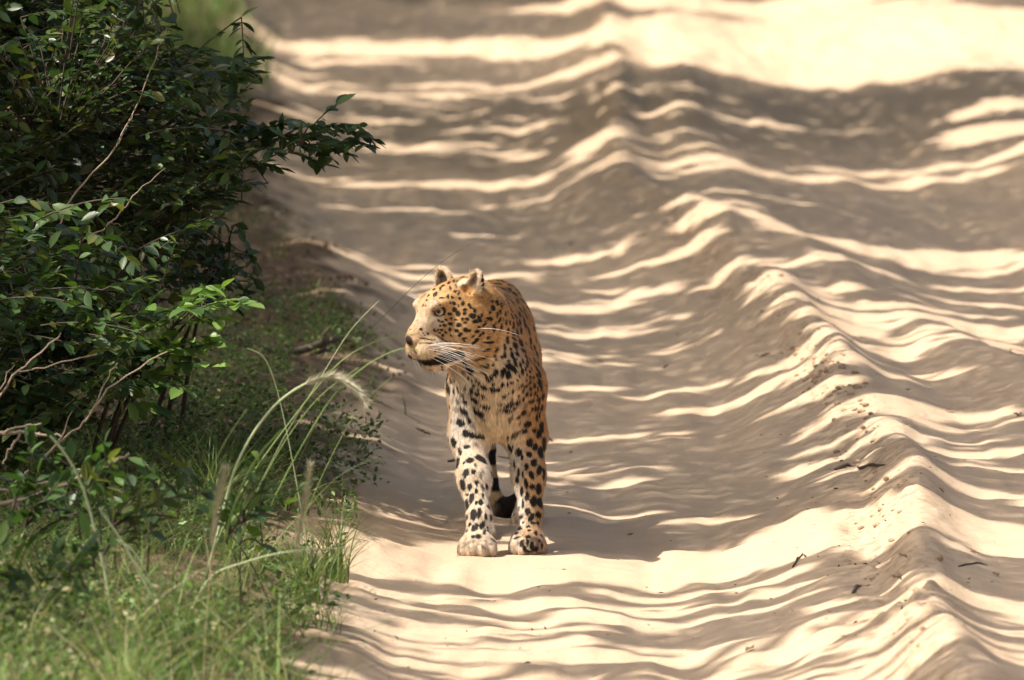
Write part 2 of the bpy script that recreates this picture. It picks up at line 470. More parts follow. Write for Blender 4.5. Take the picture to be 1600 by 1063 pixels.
def in_poly(x, y, poly):
    c = False; j = len(poly) - 1
    for i in range(len(poly)):
        xi, yi = poly[i]; xj, yj = poly[j]
        if (yi > y) != (yj > y) and x < (xj - xi) * (y - yi) / (yj - yi) + xi: c = not c
        j = i
    return c

def bez(a, m, b_, n=7):
    t = np.linspace(0, 1, n)[:, None]
    return a * (1 - t) ** 2 + 2 * m * t * (1 - t) + b_ * t ** 2

def shrub(name, label, base, twigs, leaf_len, leaf_w, cols, mat, seed, group=None, stems=7, spacing=.020, singles=280, cat='shrub', stem_r=.008):
    """stems from the base, twigs (given as start, end) carrying leaves in two ranks"""
    rng = np.random.default_rng(seed)
    base = np.array(base, float)
    root = empty(name, base, label=label, category=cat)
    if group: root['group'] = group
    ends = np.array([t[0] for t in twigs])
    # main stems run to clusters of twig starts
    seeds_ = ends[rng.choice(len(ends), min(stems, len(ends)), replace=False)]
    stem_paths = []
    for s_ in seeds_:
        st0 = base + np.array([rng.uniform(-.08, .08), rng.uniform(-.1, .1), -.03])
        mid = (st0 + s_) / 2 + np.array([-.15 * abs(s_[0] - st0[0]) + rng.uniform(-.06, .06), rng.uniform(-.05, .15), .18 * (s_[2] - st0[2]) + rng.uniform(-.04, .08)])
        p = bez(st0, mid, s_, 9); stem_paths.append(p)
        co, q = tube(p - base, np.linspace(stem_r, stem_r * .35, 9), 6)
        obj('stem', fast_mesh('stem', co, quads=q), M_TWIG, root)
    allp = np.concatenate(stem_paths)
    tw = Soup(); LP = []; LD = []; LU = []
    def leaves_on(p, k0, gap=1):
        tan = np.gradient(p, axis=0); tan /= np.linalg.norm(tan, axis=1)[:, None]
        side = np.cross(tan, (0, 0, 1)); side /= np.linalg.norm(side, axis=1)[:, None] + 1e-9
        n = len(p) - 1
        for k in range(k0, n + 1, gap):
            s_ = 1 if k % 2 else -1
            for rep in range(2 if rng.random() < .6 else 1):
                d_ = tan[k] * rng.uniform(.35, .9) + side[k] * s_ * rng.uniform(.5, 1.0) + np.array([0, 0, rng.uniform(-.55, .25)])
                if k == n and rep == 0: d_ = tan[k] + rng.normal(0, .2, 3)
                LP.append(p[k]); LD.append(d_); LU.append(np.array([0, 0, 1.0]) + rng.normal(0, .45, 3)); s_ = -s_
    for (a, b_) in twigs:
        a = np.array(a); b_ = np.array(b_)
        j = allp[np.argmin(((allp - a) ** 2).sum(1) + .15 * (allp[:, 2] > a[2] + .05))]
        far = np.linalg.norm(j - a)
        if far > .45:                      # a long way from a stem: spring from an older twig behind instead
            j = a + (j - a) * (.25 / far)
        m = (j + a) / 2 + np.array([0, 0, .03])
        nc = max(4, int(np.linalg.norm(j - a) / spacing) + 1)
        pc = bez(j, m, a, nc)
        co, q = tube(pc - base, np.linspace(.0022, .0018, nc), 4); tw.add(co, q)
        leaves_on(pc, 1, 2)
        ln = np.linalg.norm(b_ - a)
        mid = (a + b_) / 2 + np.array([0, 0, .10 * ln])
        n = max(3, int(ln / spacing))
        p = bez(a, mid, b_, n + 1)
        co, q = tube(p - base, np.linspace(.0018, .0009, n + 1), 4); tw.add(co, q)
        leaves_on(p, 1)
    obj('twigs', tw.mesh('twigs'), M_TWIG, root, kind='stuff')
    LP = np.array(LP) - base; R = frames(np.array(LD), np.array(LU))
    n = len(LP); sz = rng.uniform(.5, 1.25, n); ci = rng.integers(0, len(cols), n)
    # 280 leaves nearest the viewer are leaves of their own, the rest one mass
    pw = LP + base
    px_ = 800 + pw[:, 0] / pw[:, 1] * FPX; py_ = -428 + (CAM_H - pw[:, 2]) / pw[:, 1] * FPX
    vis = (px_ > -15) & (px_ < 1615) & (py_ > -15) & (py_ < 1078)
    rank = np.argsort(np.where(vis, LP[:, 1], 99))
    single = np.zeros(n, bool); single[rank[:min(singles, int(vis.sum()))]] = True
    protos = [leaf_mesh('leaf', leaf_len, leaf_w, None, s_) for s_ in range(3)]
    pm = {}
    for i in np.nonzero(single)[0]:
        key = (i % 3, ci[i])
        if key not in pm:
            co, q = protos[key[0]]
            pm[key] = fast_mesh('leaf', co, quads=q, col=np.repeat(np.array([cols[key[1]]]), len(co), 0)); pm[key].materials.append(mat)
        o = bpy.data.objects.new('leaf', pm[key]); COL.objects.link(o); o.parent = root
        M = Matrix([list(R[i][r] * sz[i]) + [LP[i][r]] for r in range(3)] + [[0, 0, 0, 1]])
        o.matrix_local = M
    rest = np.nonzero(~single)[0]
    if len(rest):
        co0, q0 = protos[0]; m_ = len(co0)
        co = np.einsum('nij,kj->nki', R[rest], co0) * sz[rest][:, None, None] + LP[rest][:, None, :]
        qq = (q0[None] + (np.arange(len(rest)) * m_)[:, None, None]).reshape(-1, 4)
        cc = np.array(cols)[ci[rest]] * rng.uniform(.7, 1.3, (len(rest), 1))
        obj('foliage', fast_mesh('foliage', co.reshape(-1, 3), quads=qq, col=np.repeat(cc, m_, 0)), mat, root, kind='stuff')
    return n

def poly_twigs(poly, dr, count, seed, ln=(.12, .26), lead=(.75, .0, .25)):
    rng = np.random.default_rng(seed); out = []
    xs = [p[0] for p in poly]; ys = [p[1] for p in poly]
    while len(out) < count:
        px, py = rng.uniform(min(xs), max(xs)), rng.uniform(min(ys), max(ys))
        if not in_poly(px, py, poly): continue
        d = rng.uniform(*dr)
        e = at_depth(px, py, d)
        if e[2] < ground(e[0], d) + .05: continue
        v = np.array(lead) + rng.normal(0, .45, 3); v /= np.linalg.norm(v)
        L = rng.uniform(*ln)
        out.append((e - v * L, e))
    return out

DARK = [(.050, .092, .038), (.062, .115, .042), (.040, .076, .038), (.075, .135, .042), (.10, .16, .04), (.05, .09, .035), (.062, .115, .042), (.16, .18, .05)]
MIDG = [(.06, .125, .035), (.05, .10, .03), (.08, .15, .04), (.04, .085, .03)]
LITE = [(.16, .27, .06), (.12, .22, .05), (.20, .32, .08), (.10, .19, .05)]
tot = 0
# the large dark shrub: body, and the bough that reaches over the sand
big = [(-220, -260), (260, -260), (260, 10), (330, 90), (390, 150), (400, 260), (370, 330), (330, 380), (300, 470), (180, 520), (-220, 560)]
tw = poly_twigs(big, (25.8, 27.4), 430, 1)
tw += poly_twigs([(-20, -20), (235, -20), (300, 90), (380, 170), (385, 270), (350, 350), (300, 430), (150, 480), (-20, 500)], (25.5, 26.8), 430, 3, (.08, .2))
tw += poly_twigs([(180, -20), (262, 0), (300, 70), (400, 95), (390, 150), (280, 160), (180, 120)], (25.6, 26.4), 30, 4)
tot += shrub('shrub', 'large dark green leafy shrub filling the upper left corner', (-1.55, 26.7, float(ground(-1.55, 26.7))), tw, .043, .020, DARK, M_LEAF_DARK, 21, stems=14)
bough = []
for px, py, dx, dy in ((585, 218, 60, 12), (575, 230, 55, 5), (560, 195, 50, -5), (545, 240, 60, 14), (520, 250, 50, 25), (525, 165, 35, -30), (500, 215, 60, 0), (500, 258, 50, 20), (470, 225, 60, 6), (455, 190, 50, -20),
                       (430, 240, 60, 10), (420, 200, 60, -10), (400, 255, 60, 10), (405, 90, 40, -35), (390, 115, 60, -20), (360, 180, 60, -15), (370, 240, 60, 8), (440, 265, 40, 8), (350, 310, 50, 10), (330, 270, 60, 0), (380, 285, 50, 15)):
    a = at_depth(px - dx, py - dy, 26.0 + random.uniform(-.15, .15)); e = at_depth(px, py, 26.0 + random.uniform(-.15, .15))
    bough.append((a, e))
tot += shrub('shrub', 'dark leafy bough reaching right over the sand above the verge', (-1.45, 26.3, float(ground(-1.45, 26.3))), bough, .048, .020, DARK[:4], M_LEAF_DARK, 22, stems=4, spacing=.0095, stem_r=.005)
low = poly_twigs([(320, 385), (400, 395), (412, 440), (360, 470), (300, 470)], (26.4, 27.0), 26, 9, (.05, .12), (.5, -.2, -.3))
tot += shrub('shrub', 'low blackish green shrub behind the bright leafy sprig', (-.90, 26.9, float(ground(-.90, 26.9))), low, .036, .020, DARK[:3], M_LEAF_DARK, 23, stems=3)
# mid-green shrub at the left edge, nearer
mid = poly_twigs([(-200, 330), (120, 330), (230, 420), (250, 560), (160, 650), (40, 700), (-200, 720)], (24.2, 25.4), 330, 2, (.10, .22))
tot += shrub('shrub', 'mid green broad-leaved shrub at the left edge behind pale bare twigs', (-1.40, 24.9, float(ground(-1.40, 24.9))), mid, .050, .024, MIDG + DARK[3:], M_LEAF_MID, 24, stems=8)
# the bright sprig in the sun
spr = []
for px, py, dx, dy in ((385, 478, 70, -2), (370, 470, 60, -14), (345, 452, 40, -30), (322, 447, 30, -45), (300, 485, 60, -20), (340, 500, 70, -10), (325, 525, 60, -20), (310, 545, 60, -12), (335, 540, 60, -14), (270, 545, 60, -20), (255, 580, 60, -14),
                       (235, 600, 50, -20), (280, 590, 60, -5), (300, 560, 70, -2), (245, 530, 50, -30), (225, 560, 50, -30), (210, 520, 40, -35), (260, 500, 50, -30), (230, 480, 40, -35), (290, 610, 60, 10), (250, 640, 50, 10), (330, 575, 60, 6)):
    a = at_depth(px - dx, py - dy, 24.75 + random.uniform(-.1, .1)); e = at_depth(px, py, 24.65 + random.uniform(-.1, .1))
    spr.append((a, e))
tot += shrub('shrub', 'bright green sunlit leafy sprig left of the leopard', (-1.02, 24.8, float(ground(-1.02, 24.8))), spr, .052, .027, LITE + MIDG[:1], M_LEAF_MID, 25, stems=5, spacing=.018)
# low leafy seedlings further down the verge, out of focus
for k, (px, py, d, n_, lab, cols) in enumerate(((100, 740, 21.6, 16, 'blurred broad-leaved seedling at the left edge below the pale branches', MIDG), (60, 900, 20.2, 14, 'blurred leafy seedling in the lower left corner', LITE[:2] + MIDG),
                                          (400, 770, 21.8, 12, 'soft green leafy herb among the tall grass stalks', MIDG + LITE[:1]), (230, 760, 21.4, 16, 'dark leafy seedling behind the pale left-leaning blades', MIDG[1:] + DARK[3:]),
                                          )):
    tws = []
    c = at_depth(px, py, d)
    gzc = float(ground(c[0], d))
    for i in range(n_):
        e = c + np.array([random.uniform(-.10, .10), random.uniform(-.12, .12), random.uniform(-.06, .07)])
        e[2] = max(e[2], gzc + .05)
        tws.append((e - np.array([random.uniform(-.05, .05), random.uniform(-.03, .03), .06]), e))
    tot += shrub('leafy_seedling', lab, (c[0], d, gzc), tws, .045, .022, cols, M_LEAF_MID, 60 + k, stems=3, cat='seedling', group='leafy seedlings on the verge', singles=120, stem_r=.003)
print('INFO shrub leaves', tot)

# ------------------------------------------------------------------ grass
M_GRASS = col_material('grass_blade', .5, .4, .35, (.95, 1.1, .5))
def blades(P, h, lean, width, cols, rng, curl=.6, seg=4):
    """tapered bent blades standing at P; lean = horizontal offset of the tip as a share of the height"""
    n = len(P)
    th = rng.uniform(0, 2 * math.pi, n); dirh = np.stack([np.cos(th), np.sin(th), 0 * th], 1)
    ph = rng.uniform(0, 2 * math.pi, n); sd = np.stack([np.cos(ph), np.sin(ph), 0 * ph], 1)
    ln = lean * rng.uniform(.3, 1.6, n); t = np.linspace(0, 1, seg + 1)
    rows = []
    for k, tt in enumerate(t):
        c = P + dirh * (ln * h * tt ** 2)[:, None] + np.stack([0 * h, 0 * h, h * (tt - curl * .5 * ln * tt ** 2 * .6)], 1)
        w_ = (width * (1 - tt ** 1.5) * .5)[:, None]
        rows += [c - sd * w_, c + sd * w_] if k < seg else [c]
    m = 2 * seg + 1
    co = np.stack(rows, 1).reshape(-1, 3)
    o = (np.arange(n) * m)[:, None]
    q = np.concatenate([o + [2 * k, 2 * k + 1, 2 * k + 3, 2 * k + 2] for k in range(seg - 1)])
    tr = o + [2 * seg - 2, 2 * seg - 1, 2 * seg]
    c = np.array(cols)[rng.integers(0, len(cols), n)] * rng.uniform(.7, 1.3, (n, 1))
    return co, q, tr, np.repeat(c, m, 0)

GREENS = [(.10, .16, .045), (.13, .20, .055), (.16, .23, .07), (.07, .125, .04), (.26, .25, .11)]
SUNNY = [(.19, .31, .09), (.24, .36, .12), (.15, .26, .07), (.33, .33, .16)]
def lawn(name, label, n, xr, dr, h, w_, lean, cols, seed, clump=None, offs=None, far=False):
    rng = np.random.default_rng(seed)
    d = rng.uniform(dr[0], dr[1], n)
    e = edge_x(d)
    x = e + rng.uniform(xr[0], xr[1], n)
    if clump is not None:
        k = vnoise(x / clump[0], d / clump[1], seed) + rng.normal(0, .18, n) > clump[2] + .9 * smooth(-.22, .05, x - e + .12 * vnoise(d * 3.1, d * 0 + 5, seed + 3))
        x, d = x[k], d[k]
    P = np.stack([x, d, ground(x, d) - .006], 1)
    hh = rng.uniform(h[0], h[1], len(x)) * rng.uniform(.6, 1.1, len(x))
    co, q, tr, c = blades(P, hh, lean, np.full(len(x), w_) * rng.uniform(.6, 1.3, len(x)), cols, rng)
    obj(name, fast_mesh(name, co, quads=q, tris=tr, col=c), M_GRASS, label=label, category='grass', kind='stuff')
lawn('grass', 'soft out-of-focus green grass in the lower left foreground', 4600, (-1.0, .04), (17.6, 20.8), (.10, .34), .0045, 1.3, SUNNY + [(.42, .36, .20)], 71, (.2, .5, -.1))
lawn('grass', 'thin green grass along the verge left of the leopard', 17000, (-1.1, .06), (20.6, 26.8), (.05, .22), .0030, 1.3, GREENS + SUNNY + [(.36, .30, .16)], 72, (.14, .4, -.12))
lawn('grass', 'short grass at the sand edge beyond the shrub', 9000, (-1.3, .12), (26.5, 46), (.03, .12), .004, .9, GREENS, 73, (.2, 1.4, .10))
lawn('grass', 'hazy green grass along the far verge', 9000, (-3.0, .05), (50, 84), (.15, .45), .010, .6, SUNNY + GREENS[:3], 74, (.5, 2.0, -.25))
def cover(name, label, n, xr, dr, size, cols, seed, clump, z=(.01, .10)):
    rng = np.random.default_rng(seed)
    d = rng.uniform(dr[0], dr[1], n); x = edge_x(d) + rng.uniform(xr[0], xr[1], n)
    k = vnoise(x / clump[0], d / clump[1], seed) + rng.normal(0, .15, n) > clump[2] + .7 * smooth(-.20, .05, x - edge_x(d) + .12 * vnoise(d * 2.7, d * 0 + 8, seed + 3))
    x, d = x[k], d[k]
    P = np.stack([x, d, ground(x, d) + rng.uniform(z[0], z[1], len(x))], 1)
    co, tr = leaf_quads(P, np.full((len(x), 1), size), .5, rng, .6)
    c = np.array(cols)[rng.integers(0, len(cols), len(x))] * rng.uniform(.65, 1.3, (len(x), 1))
    obj(name, fast_mesh(name, co, tris=tr, col=np.repeat(c, 4, 0), smooth_shade=False), M_GRASS, label=label, category='ground cover', kind='stuff')
cover('ground_cover', 'low green ground cover under the tall grass on the verge', 22000, (-1.0, .04), (20.3, 28.5), .018, GREENS + MIDG + SUNNY[:1], 81, (.12, .35, -.12))
cover('ground_cover', 'bright low herbs between the leafy sprig and the sand', 14000, (-.75, .06), (24.0, 33.0), .017, GREENS + SUNNY[:2], 84, (.10, .45, -.06), (.01, .09))
cover('ground_cover', 'fine pale green ground cover in the lower left foreground', 8000, (-1.0, .02), (18.0, 20.8), .015, SUNNY + [(.36, .30, .18)], 82, (.16, .4, -.05), (.01, .22))
cover('leaf_litter', 'dry brown leaf litter on the soil under the shrub', 8000, (-1.4, .03), (21, 44), .023, [(.17, .10, .055), (.26, .17, .10), (.10, .065, .04), (.34, .25, .16)], 83, (.3, 1.0, -.1), (.004, .014))
# ------------------------------------------------------------------ single tall stalks, blades and bare branches
def path_px(pts, d, sag=None):
    """smooth path through picture points that lie at distance d (or at a distance per point)"""
    ds = d if isinstance(d, (list, tuple)) else [d] * len(pts)
    P = np.array([at_depth(px, py, dd) for (px, py), dd in zip(pts, ds)])
    t = np.linspace(0, len(P) - 1, (len(P) - 1) * 5 + 1)
    out = []
    for v in t:
        i = min(int(v), len(P) - 2); f = v - i
        p0, p1, p2, p3 = P[max(i - 1, 0)], P[i], P[i + 1], P[min(i + 2, len(P) - 1)]
        out.append(.5 * (2 * p1 + (p2 - p0) * f + (2 * p0 - 5 * p1 + 4 * p2 - p3) * f * f + (3 * p1 - p0 - 3 * p2 + p3) * f ** 3))
    return np.array(out)
def flat_mat(name, col, rough=.6, trans=0.0):
    m, nt, b, out = nodes_of(name)
    tn = nt.nodes.new('ShaderNodeTexNoise'); tn.inputs['Scale'].default_value = 35; tn.inputs['Detail'].default_value = 3
    rp = nt.nodes.new('ShaderNodeValToRGB')
    rp.color_ramp.elements[0].color = (*[c * .7 for c in col], 1); rp.color_ramp.elements[1].color = (*[min(.85, c * 1.25) for c in col], 1)
    rp.color_ramp.elements[0].position = .3; rp.color_ramp.elements[1].position = .7
    nt.links.new(tn.outputs[0], rp.inputs[0]); nt.links.new(rp.outputs[0], b.inputs['Base Color'])
    b.inputs['Roughness'].default_value = rough
    return m
M_STALK = flat_mat('green_stalk', (.22, .33, .09)); M_PALE = flat_mat('pale_stalk', (.48, .56, .30)); M_STRAW = flat_mat('straw', (.45, .35, .20))
M_PLUME = flat_mat('seed_plume', (.58, .55, .38)); M_DARKB = flat_mat('dark_stem', (.10, .09, .05)); M_DRY = flat_mat('dry_branch', (.36, .28, .20), .85)
def stalk(name, label, pts, d, r, mat, plume=None, cat='grass stalk', group='tall grass stalks'):
    P = path_px(pts, d)
    base = P[0].copy(); base[2] = float(ground(base[0], base[1]))
    if P[0][2] > base[2] + .01:                      # carry the stem on down to its root along its own lean
        t0 = P[0] - P[2]; dz = P[0][2] - base[2]
        sl_ = np.clip(t0[:2] / max(-t0[2], .02), -1.2, 1.2)
        foot = np.array([P[0][0] + sl_[0] * dz * .6, P[0][1] + sl_[1] * dz * .6, 0]); foot[2] = float(ground(foot[0], foot[1])) - .01
        mid_ = P[0] + np.array([sl_[0], sl_[1], -1]) * dz * .5
        P = np.concatenate([bez(foot, mid_, P[0], 8)[:-1], P]); base = foot + np.array([0, 0, .01])
    root = empty(name, base, label=label, category=cat)
    if group: root['group'] = group
    co, q = tube(P - base, np.linspace(r, r * .45, len(P)), 6)
    obj('stem', fast_mesh('stem', co, quads=q), mat, root)
    if plume:
        a, b_, fr, n_ = plume
        rng = np.random.default_rng(len(label))
        i0, i1 = int(a * (len(P) - 1)), int(b_ * (len(P) - 1))
        t = rng.uniform(i0, i1, n_); i = np.minimum(t.astype(int), len(P) - 2); f = (t - i)[:, None]
        c = P[i] * (1 - f) + P[i + 1] * f - base
        tg = P[np.minimum(i + 1, len(P) - 1)] - P[i]; tg /= np.linalg.norm(tg, axis=1)[:, None] + 1e-9
        v = rng.normal(0, 1, (n_, 3)); v -= tg * (v * tg).sum(1)[:, None]; v /= np.linalg.norm(v, axis=1)[:, None]
        e = c + (v * .8 + tg * 1.0) * fr * rng.uniform(.5, 1.2, (n_, 1))
        s_ = np.cross(v, tg) * .0008
        e = c + (e - c) * (1.15 - .6 * (np.abs((t - i0) / max(i1 - i0, 1) - .45))[:, None])
        co = np.stack([c - s_, c + s_, e], 1).reshape(-1, 3)
        obj('seed_head', fast_mesh('seed_head', co, tris=np.arange(n_ * 3).reshape(-1, 3), smooth_shade=False), M_PLUME, root, kind='stuff')
S_ = stalk
S_('grass_stalk', 'arching green grass stalk with a bright pale drooping plume', [(300, 975), (335, 850), (368, 730), (415, 650), (465, 607), (515, 590), (550, 605), (572, 632)], 22.0, .0036, M_PALE, (.62, .98, .024, 800))
S_('grass_stalk', 'straight bright green stalk rising right from the pale tuft', [(305, 968), (338, 890), (362, 800), (395, 725), (440, 672)], 21.3, .0034, M_STALK)
S_('grass_stalk', 'thin yellow green stalk between the two fuzzy seed heads', [(250, 960), (285, 860), (318, 760), (352, 690), (385, 640)], 21.5, .0022, M_STALK)
S_('grass_stalk', 'thick pale blade leaning left above the foreground grass', [(248, 965), (225, 915), (190, 850), (152, 795)], 20.6, .0040, M_PALE)
S_('grass_stalk', 'second pale blade leaning left beside the thick one', [(246, 962), (228, 900), (205, 862), (180, 845)], 20.7, .0030, M_PALE)
S_('grass_stalk', 'upright stalk with a straw-coloured fuzzy seed head by the sand edge', [(432, 975), (452, 900), (466, 840), (476, 780), (483, 728)], 21.4, .0018, M_STALK, (.52, 1.0, .021, 520))
S_('grass_stalk', 'blurred upright stalk with a tan fuzzy seed head', [(322, 960), (328, 890), (334, 820), (342, 770), (350, 735)], 20.2, .0018, M_STRAW, (.55, 1.0, .021, 520))
S_('grass_stalk', 'short bright blade slanting down right from the bare twigs', [(128, 765), (112, 730), (92, 700), (76, 682)], 20.4, .0032, M_PALE)
S_('grass_stalk', 'pale blade arching right low towards the sand', [(300, 950), (330, 902), (385, 880), (440, 866), (500, 860), (545, 858)], 21.0, .0024, M_PALE)
S_('grass_stalk', 'long thin dark stem slanting up right in front of the leopard ear', [(505, 640), (560, 540), (612, 482), (668, 428), (720, 390), (770, 366)], 23.6, .0011, M_DARKB)
S_('grass_stalk', 'green blade bending right towards the leopard nose', [(430, 690), (500, 600), (545, 556), (600, 530), (655, 522)], 22.4, .0020, M_STALK)
S_('grass_stalk', 'soft green blade crossing below the leopard muzzle', [(470, 700), (520, 620), (575, 570), (632, 545), (668, 556)], 22.0, .0020, M_STALK)
S_('grass_stalk', 'slender straight stalk pointing at the leopard chin', [(385, 800), (440, 690), (495, 600), (545, 520), (592, 470)], 22.8, .0014, M_PALE)
S_('grass_stalk', 'slender arched stalk left of the bright plume', [(470, 800), (452, 700), (432, 610), (412, 560), (385, 545)], 22.6, .0013, M_PALE)
S_('grass_stalk', 'fine stalk leaning right over the sand', [(455, 860), (505, 740), (560, 640), (612, 590)], 22.6, .0012, M_STALK)
S_('grass_stalk', 'short green stalk leaning right beside the bright plume', [(400, 770), (445, 690), (500, 620), (560, 575)], 22.1, .0018, M_STALK)
S_('grass_stalk', 'thin curved stalk hanging over the striped sand', [(440, 975), (462, 920), (455, 860), (478, 800), (530, 745), (590, 715)], 22.0, .0012, M_STALK)
S_('grass_stalk', 'pale straw stub at the foot of the tuft', [(262, 978), (272, 940), (280, 905)], 21.2, .0036, M_STRAW)
S_('grass_stalk', 'orange straw stub beside the tuft', [(300, 985), (308, 945), (314, 910)], 21.3, .0036, M_STRAW)
def tuft(label, px, py, d, n_, h, cols, seed):
    c = at_depth(px, py, d); g = float(ground(c[0], d)); rng = np.random.default_rng(seed)
    P = np.stack([rng.normal(0, .018, n_), rng.normal(0, .03, n_), np.zeros(n_) - .005], 1)
    co, q, tr, cc = blades(P, rng.uniform(h[0], h[1], n_), .7, np.full(n_, .0045), cols, rng)
    obj('grass_tuft', fast_mesh('grass_tuft', co, quads=q, tris=tr, col=cc), M_GRASS, None, (float(c[0]), d, g), label=label, category='grass tuft', group='grass tufts on the verge')
STRAWC = [(.45, .38, .24), (.38, .36, .20), (.30, .36, .14)]
tuft('pale straw-coloured grass tuft at the foot of the tall stalks', 275, 965, 21.2, 90, (.06, .22), STRAWC, 1)
tuft('fine green grass tuft at the sand edge left of the front paws', 480, 830, 22.6, 110, (.08, .24), GREENS + SUNNY[:1], 2)
tuft('thin grass tuft below the bright leafy sprig', 330, 690, 24.2, 90, (.10, .26), GREENS + SUNNY[:2], 3)
tuft('pale blurred grass tuft at the bottom left, nearest the viewer', 190, 1010, 19.2, 110, (.12, .30), SUNNY + STRAWC[:1], 4)
tuft('grass tuft at the bottom beside the sand', 420, 1020, 20.4, 90, (.06, .18), SUNNY, 5)
tuft('grass tuft arching over the left edge of the sand beside the leopard', 520, 760, 23.2, 70, (.10, .26), GREENS, 6)
def branch(name, label, limbs, d, r, mat, group=None):
    P0 = at_depth(*limbs[0][0], d if not isinstance(d, list) else d[0])
    base = P0.copy(); base[2] = float(ground(base[0], base[1]))
    root = empty(name, base, label=label, category='branch')
    if group: root['group'] = group
    for i, pts in enumerate(limbs):
        P = path_px(pts, d)
        P = P + np.random.default_rng(i + len(label)).normal(0, .0025, P.shape)
        rr = r * (1 if i == 0 else .6)
        co, q = tube(P - base, np.linspace(rr, rr * .4, len(P)), 7)
        obj('limb' if i == 0 else 'side_twig', fast_mesh('limb', co, quads=q), mat, root)
B_ = branch; BG = 'bare pale branches at the left edge'
B_('bare_branch', 'pale bare branch curving in from the left edge, lower one', [[(-60, 790), (20, 785), (90, 762), (150, 735), (200, 712)], [(20, 786), (32, 800), (44, 812)], [(-60, 770), (30, 766), (70, 757), (130, 735)]], 22.2, .0065, M_DRY, BG)
B_('bare_branch', 'pale bare branch lying across the left edge, upper one', [[(-60, 680), (0, 680), (50, 678), (95, 684)], [(0, 680), (18, 672), (60, 665)], [(30, 679), (14, 700), (2, 728)], [(60, 680), (40, 690), (28, 692)]], 22.3, .0055, M_DRY, BG)
B_('bare_branch', 'thin pale forked twig pointing up right from the shrub', [[(20, 760), (80, 705), (130, 660), (180, 600), (262, 548)], [(130, 660), (160, 610), (180, 570)], [(90, 695), (110, 640)]], 23.2, .0032, M_DRY, BG)
B_('bare_branch', 'short bare twig above the pale branches', [[(-20, 640), (30, 580), (70, 545), (95, 520)], [(30, 580), (80, 572), (150, 552)], [(0, 610), (18, 570)]], 22.8, .0024, M_DRY, BG)
B_('bare_branch', 'thin reddish twig inside the dark shrub', [[(60, 420), (120, 300), (180, 230), (235, 110), (262, 40)], [(180, 230), (210, 175)]], 25.5, .0028, M_DRY, BG)
B_('bare_branch', 'slanting brown twig at the shrub foot', [[(120, 380), (170, 350), (215, 300), (255, 262)], [(170, 350), (190, 352)]], 25.4, .0026, M_DRY, BG)
# fallen branch on the litter
fb = [(352, 524, 31.2), (400, 522, 31.0), (450, 520, 30.9), (500, 517, 31.0), (536, 514, 31.2)]
P = np.array([[(px - 800) / FPX * d, d, 0] for px, py, d in fb]); P[:, 2] = ground(P[:, 0], P[:, 1]) + .018
root = empty('fallen_branch', P[0], label='dark fallen branch lying on the litter left of the leopard', category='branch')
t = np.linspace(0, 1, 13); Pi = np.stack([np.interp(t, np.linspace(0, 1, 5), P[:, k]) for k in range(3)], 1); Pi[:, 2] += .006 * np.sin(t * 9)
co, q = tube(Pi - P[0], np.linspace(.010, .014, 13), 7); obj('limb', fast_mesh('limb', co, quads=q), M_TWIG, root)
co, q = tube(np.array([Pi[9], Pi[9] + (.01, 0, .03), Pi[9] + (.03, 0, .05)]) - P[0], [.011, .008, .004], 6); obj('side_twig', fast_mesh('limb', co, quads=q), M_TWIG, root)
# ------------------------------------------------------------------ the leopard
# local frame: x to the right of the picture, y away from the camera, z up; origin on the sand between the front paws
LEO = np.array([-0.031, 25.0, -0.005])
RES = 0.004
G0 = np.array([-0.30, -0.27, -0.012]); G1 = np.array([0.20, 1.20, 0.74])
DIM = np.ceil((G1 - G0) / RES).astype(int) + 1
AX = [G0[i] + RES * np.arange(DIM[i]) for i in range(3)]
FLD = np.full(DIM, 0.5, np.float32)

def window(lo, hi, m):
    s = []
    for i in range(3):
        a = int(max(0, math.floor((lo[i] - m - G0[i]) / RES))); b = int(min(DIM[i], math.ceil((hi[i] + m - G0[i]) / RES) + 1))
        s.append(slice(a, b))
    X, Y, Z = np.meshgrid(AX[0][s[0]], AX[1][s[1]], AX[2][s[2]], indexing='ij', sparse=True)
    return tuple(s), X, Y, Z

def blend(s, d, k):
    f = FLD[s]
    h = np.clip(0.5 + 0.5 * (f - d) / k, 0, 1)
    FLD[s] = f * (1 - h) + d * h - k * h * (1 - h)

def carve(s, d, k):
    f = FLD[s]; d = -d
    h = np.clip(0.5 - 0.5 * (f - d) / k, 0, 1)
    FLD[s] = f * (1 - h) + d * h + k * h * (1 - h)

def cone(a, b, ra, rb, k=0.03, op=blend):
    a = np.array(a, float); b = np.array(b, float); r = max(ra, rb)
    s, X, Y, Z = window(np.minimum(a, b) - r, np.maximum(a, b) + r, k + 0.02)
    ab = b - a; L2 = ab @ ab
    t = np.clip(((X - a[0]) * ab[0] + (Y - a[1]) * ab[1] + (Z - a[2]) * ab[2]) / L2, 0, 1)
    d = np.sqrt((X - a[0] - t * ab[0]) ** 2 + (Y - a[1] - t * ab[1]) ** 2 + (Z - a[2] - t * ab[2]) ** 2) - (ra + (rb - ra) * t)
    op(s, d, k)

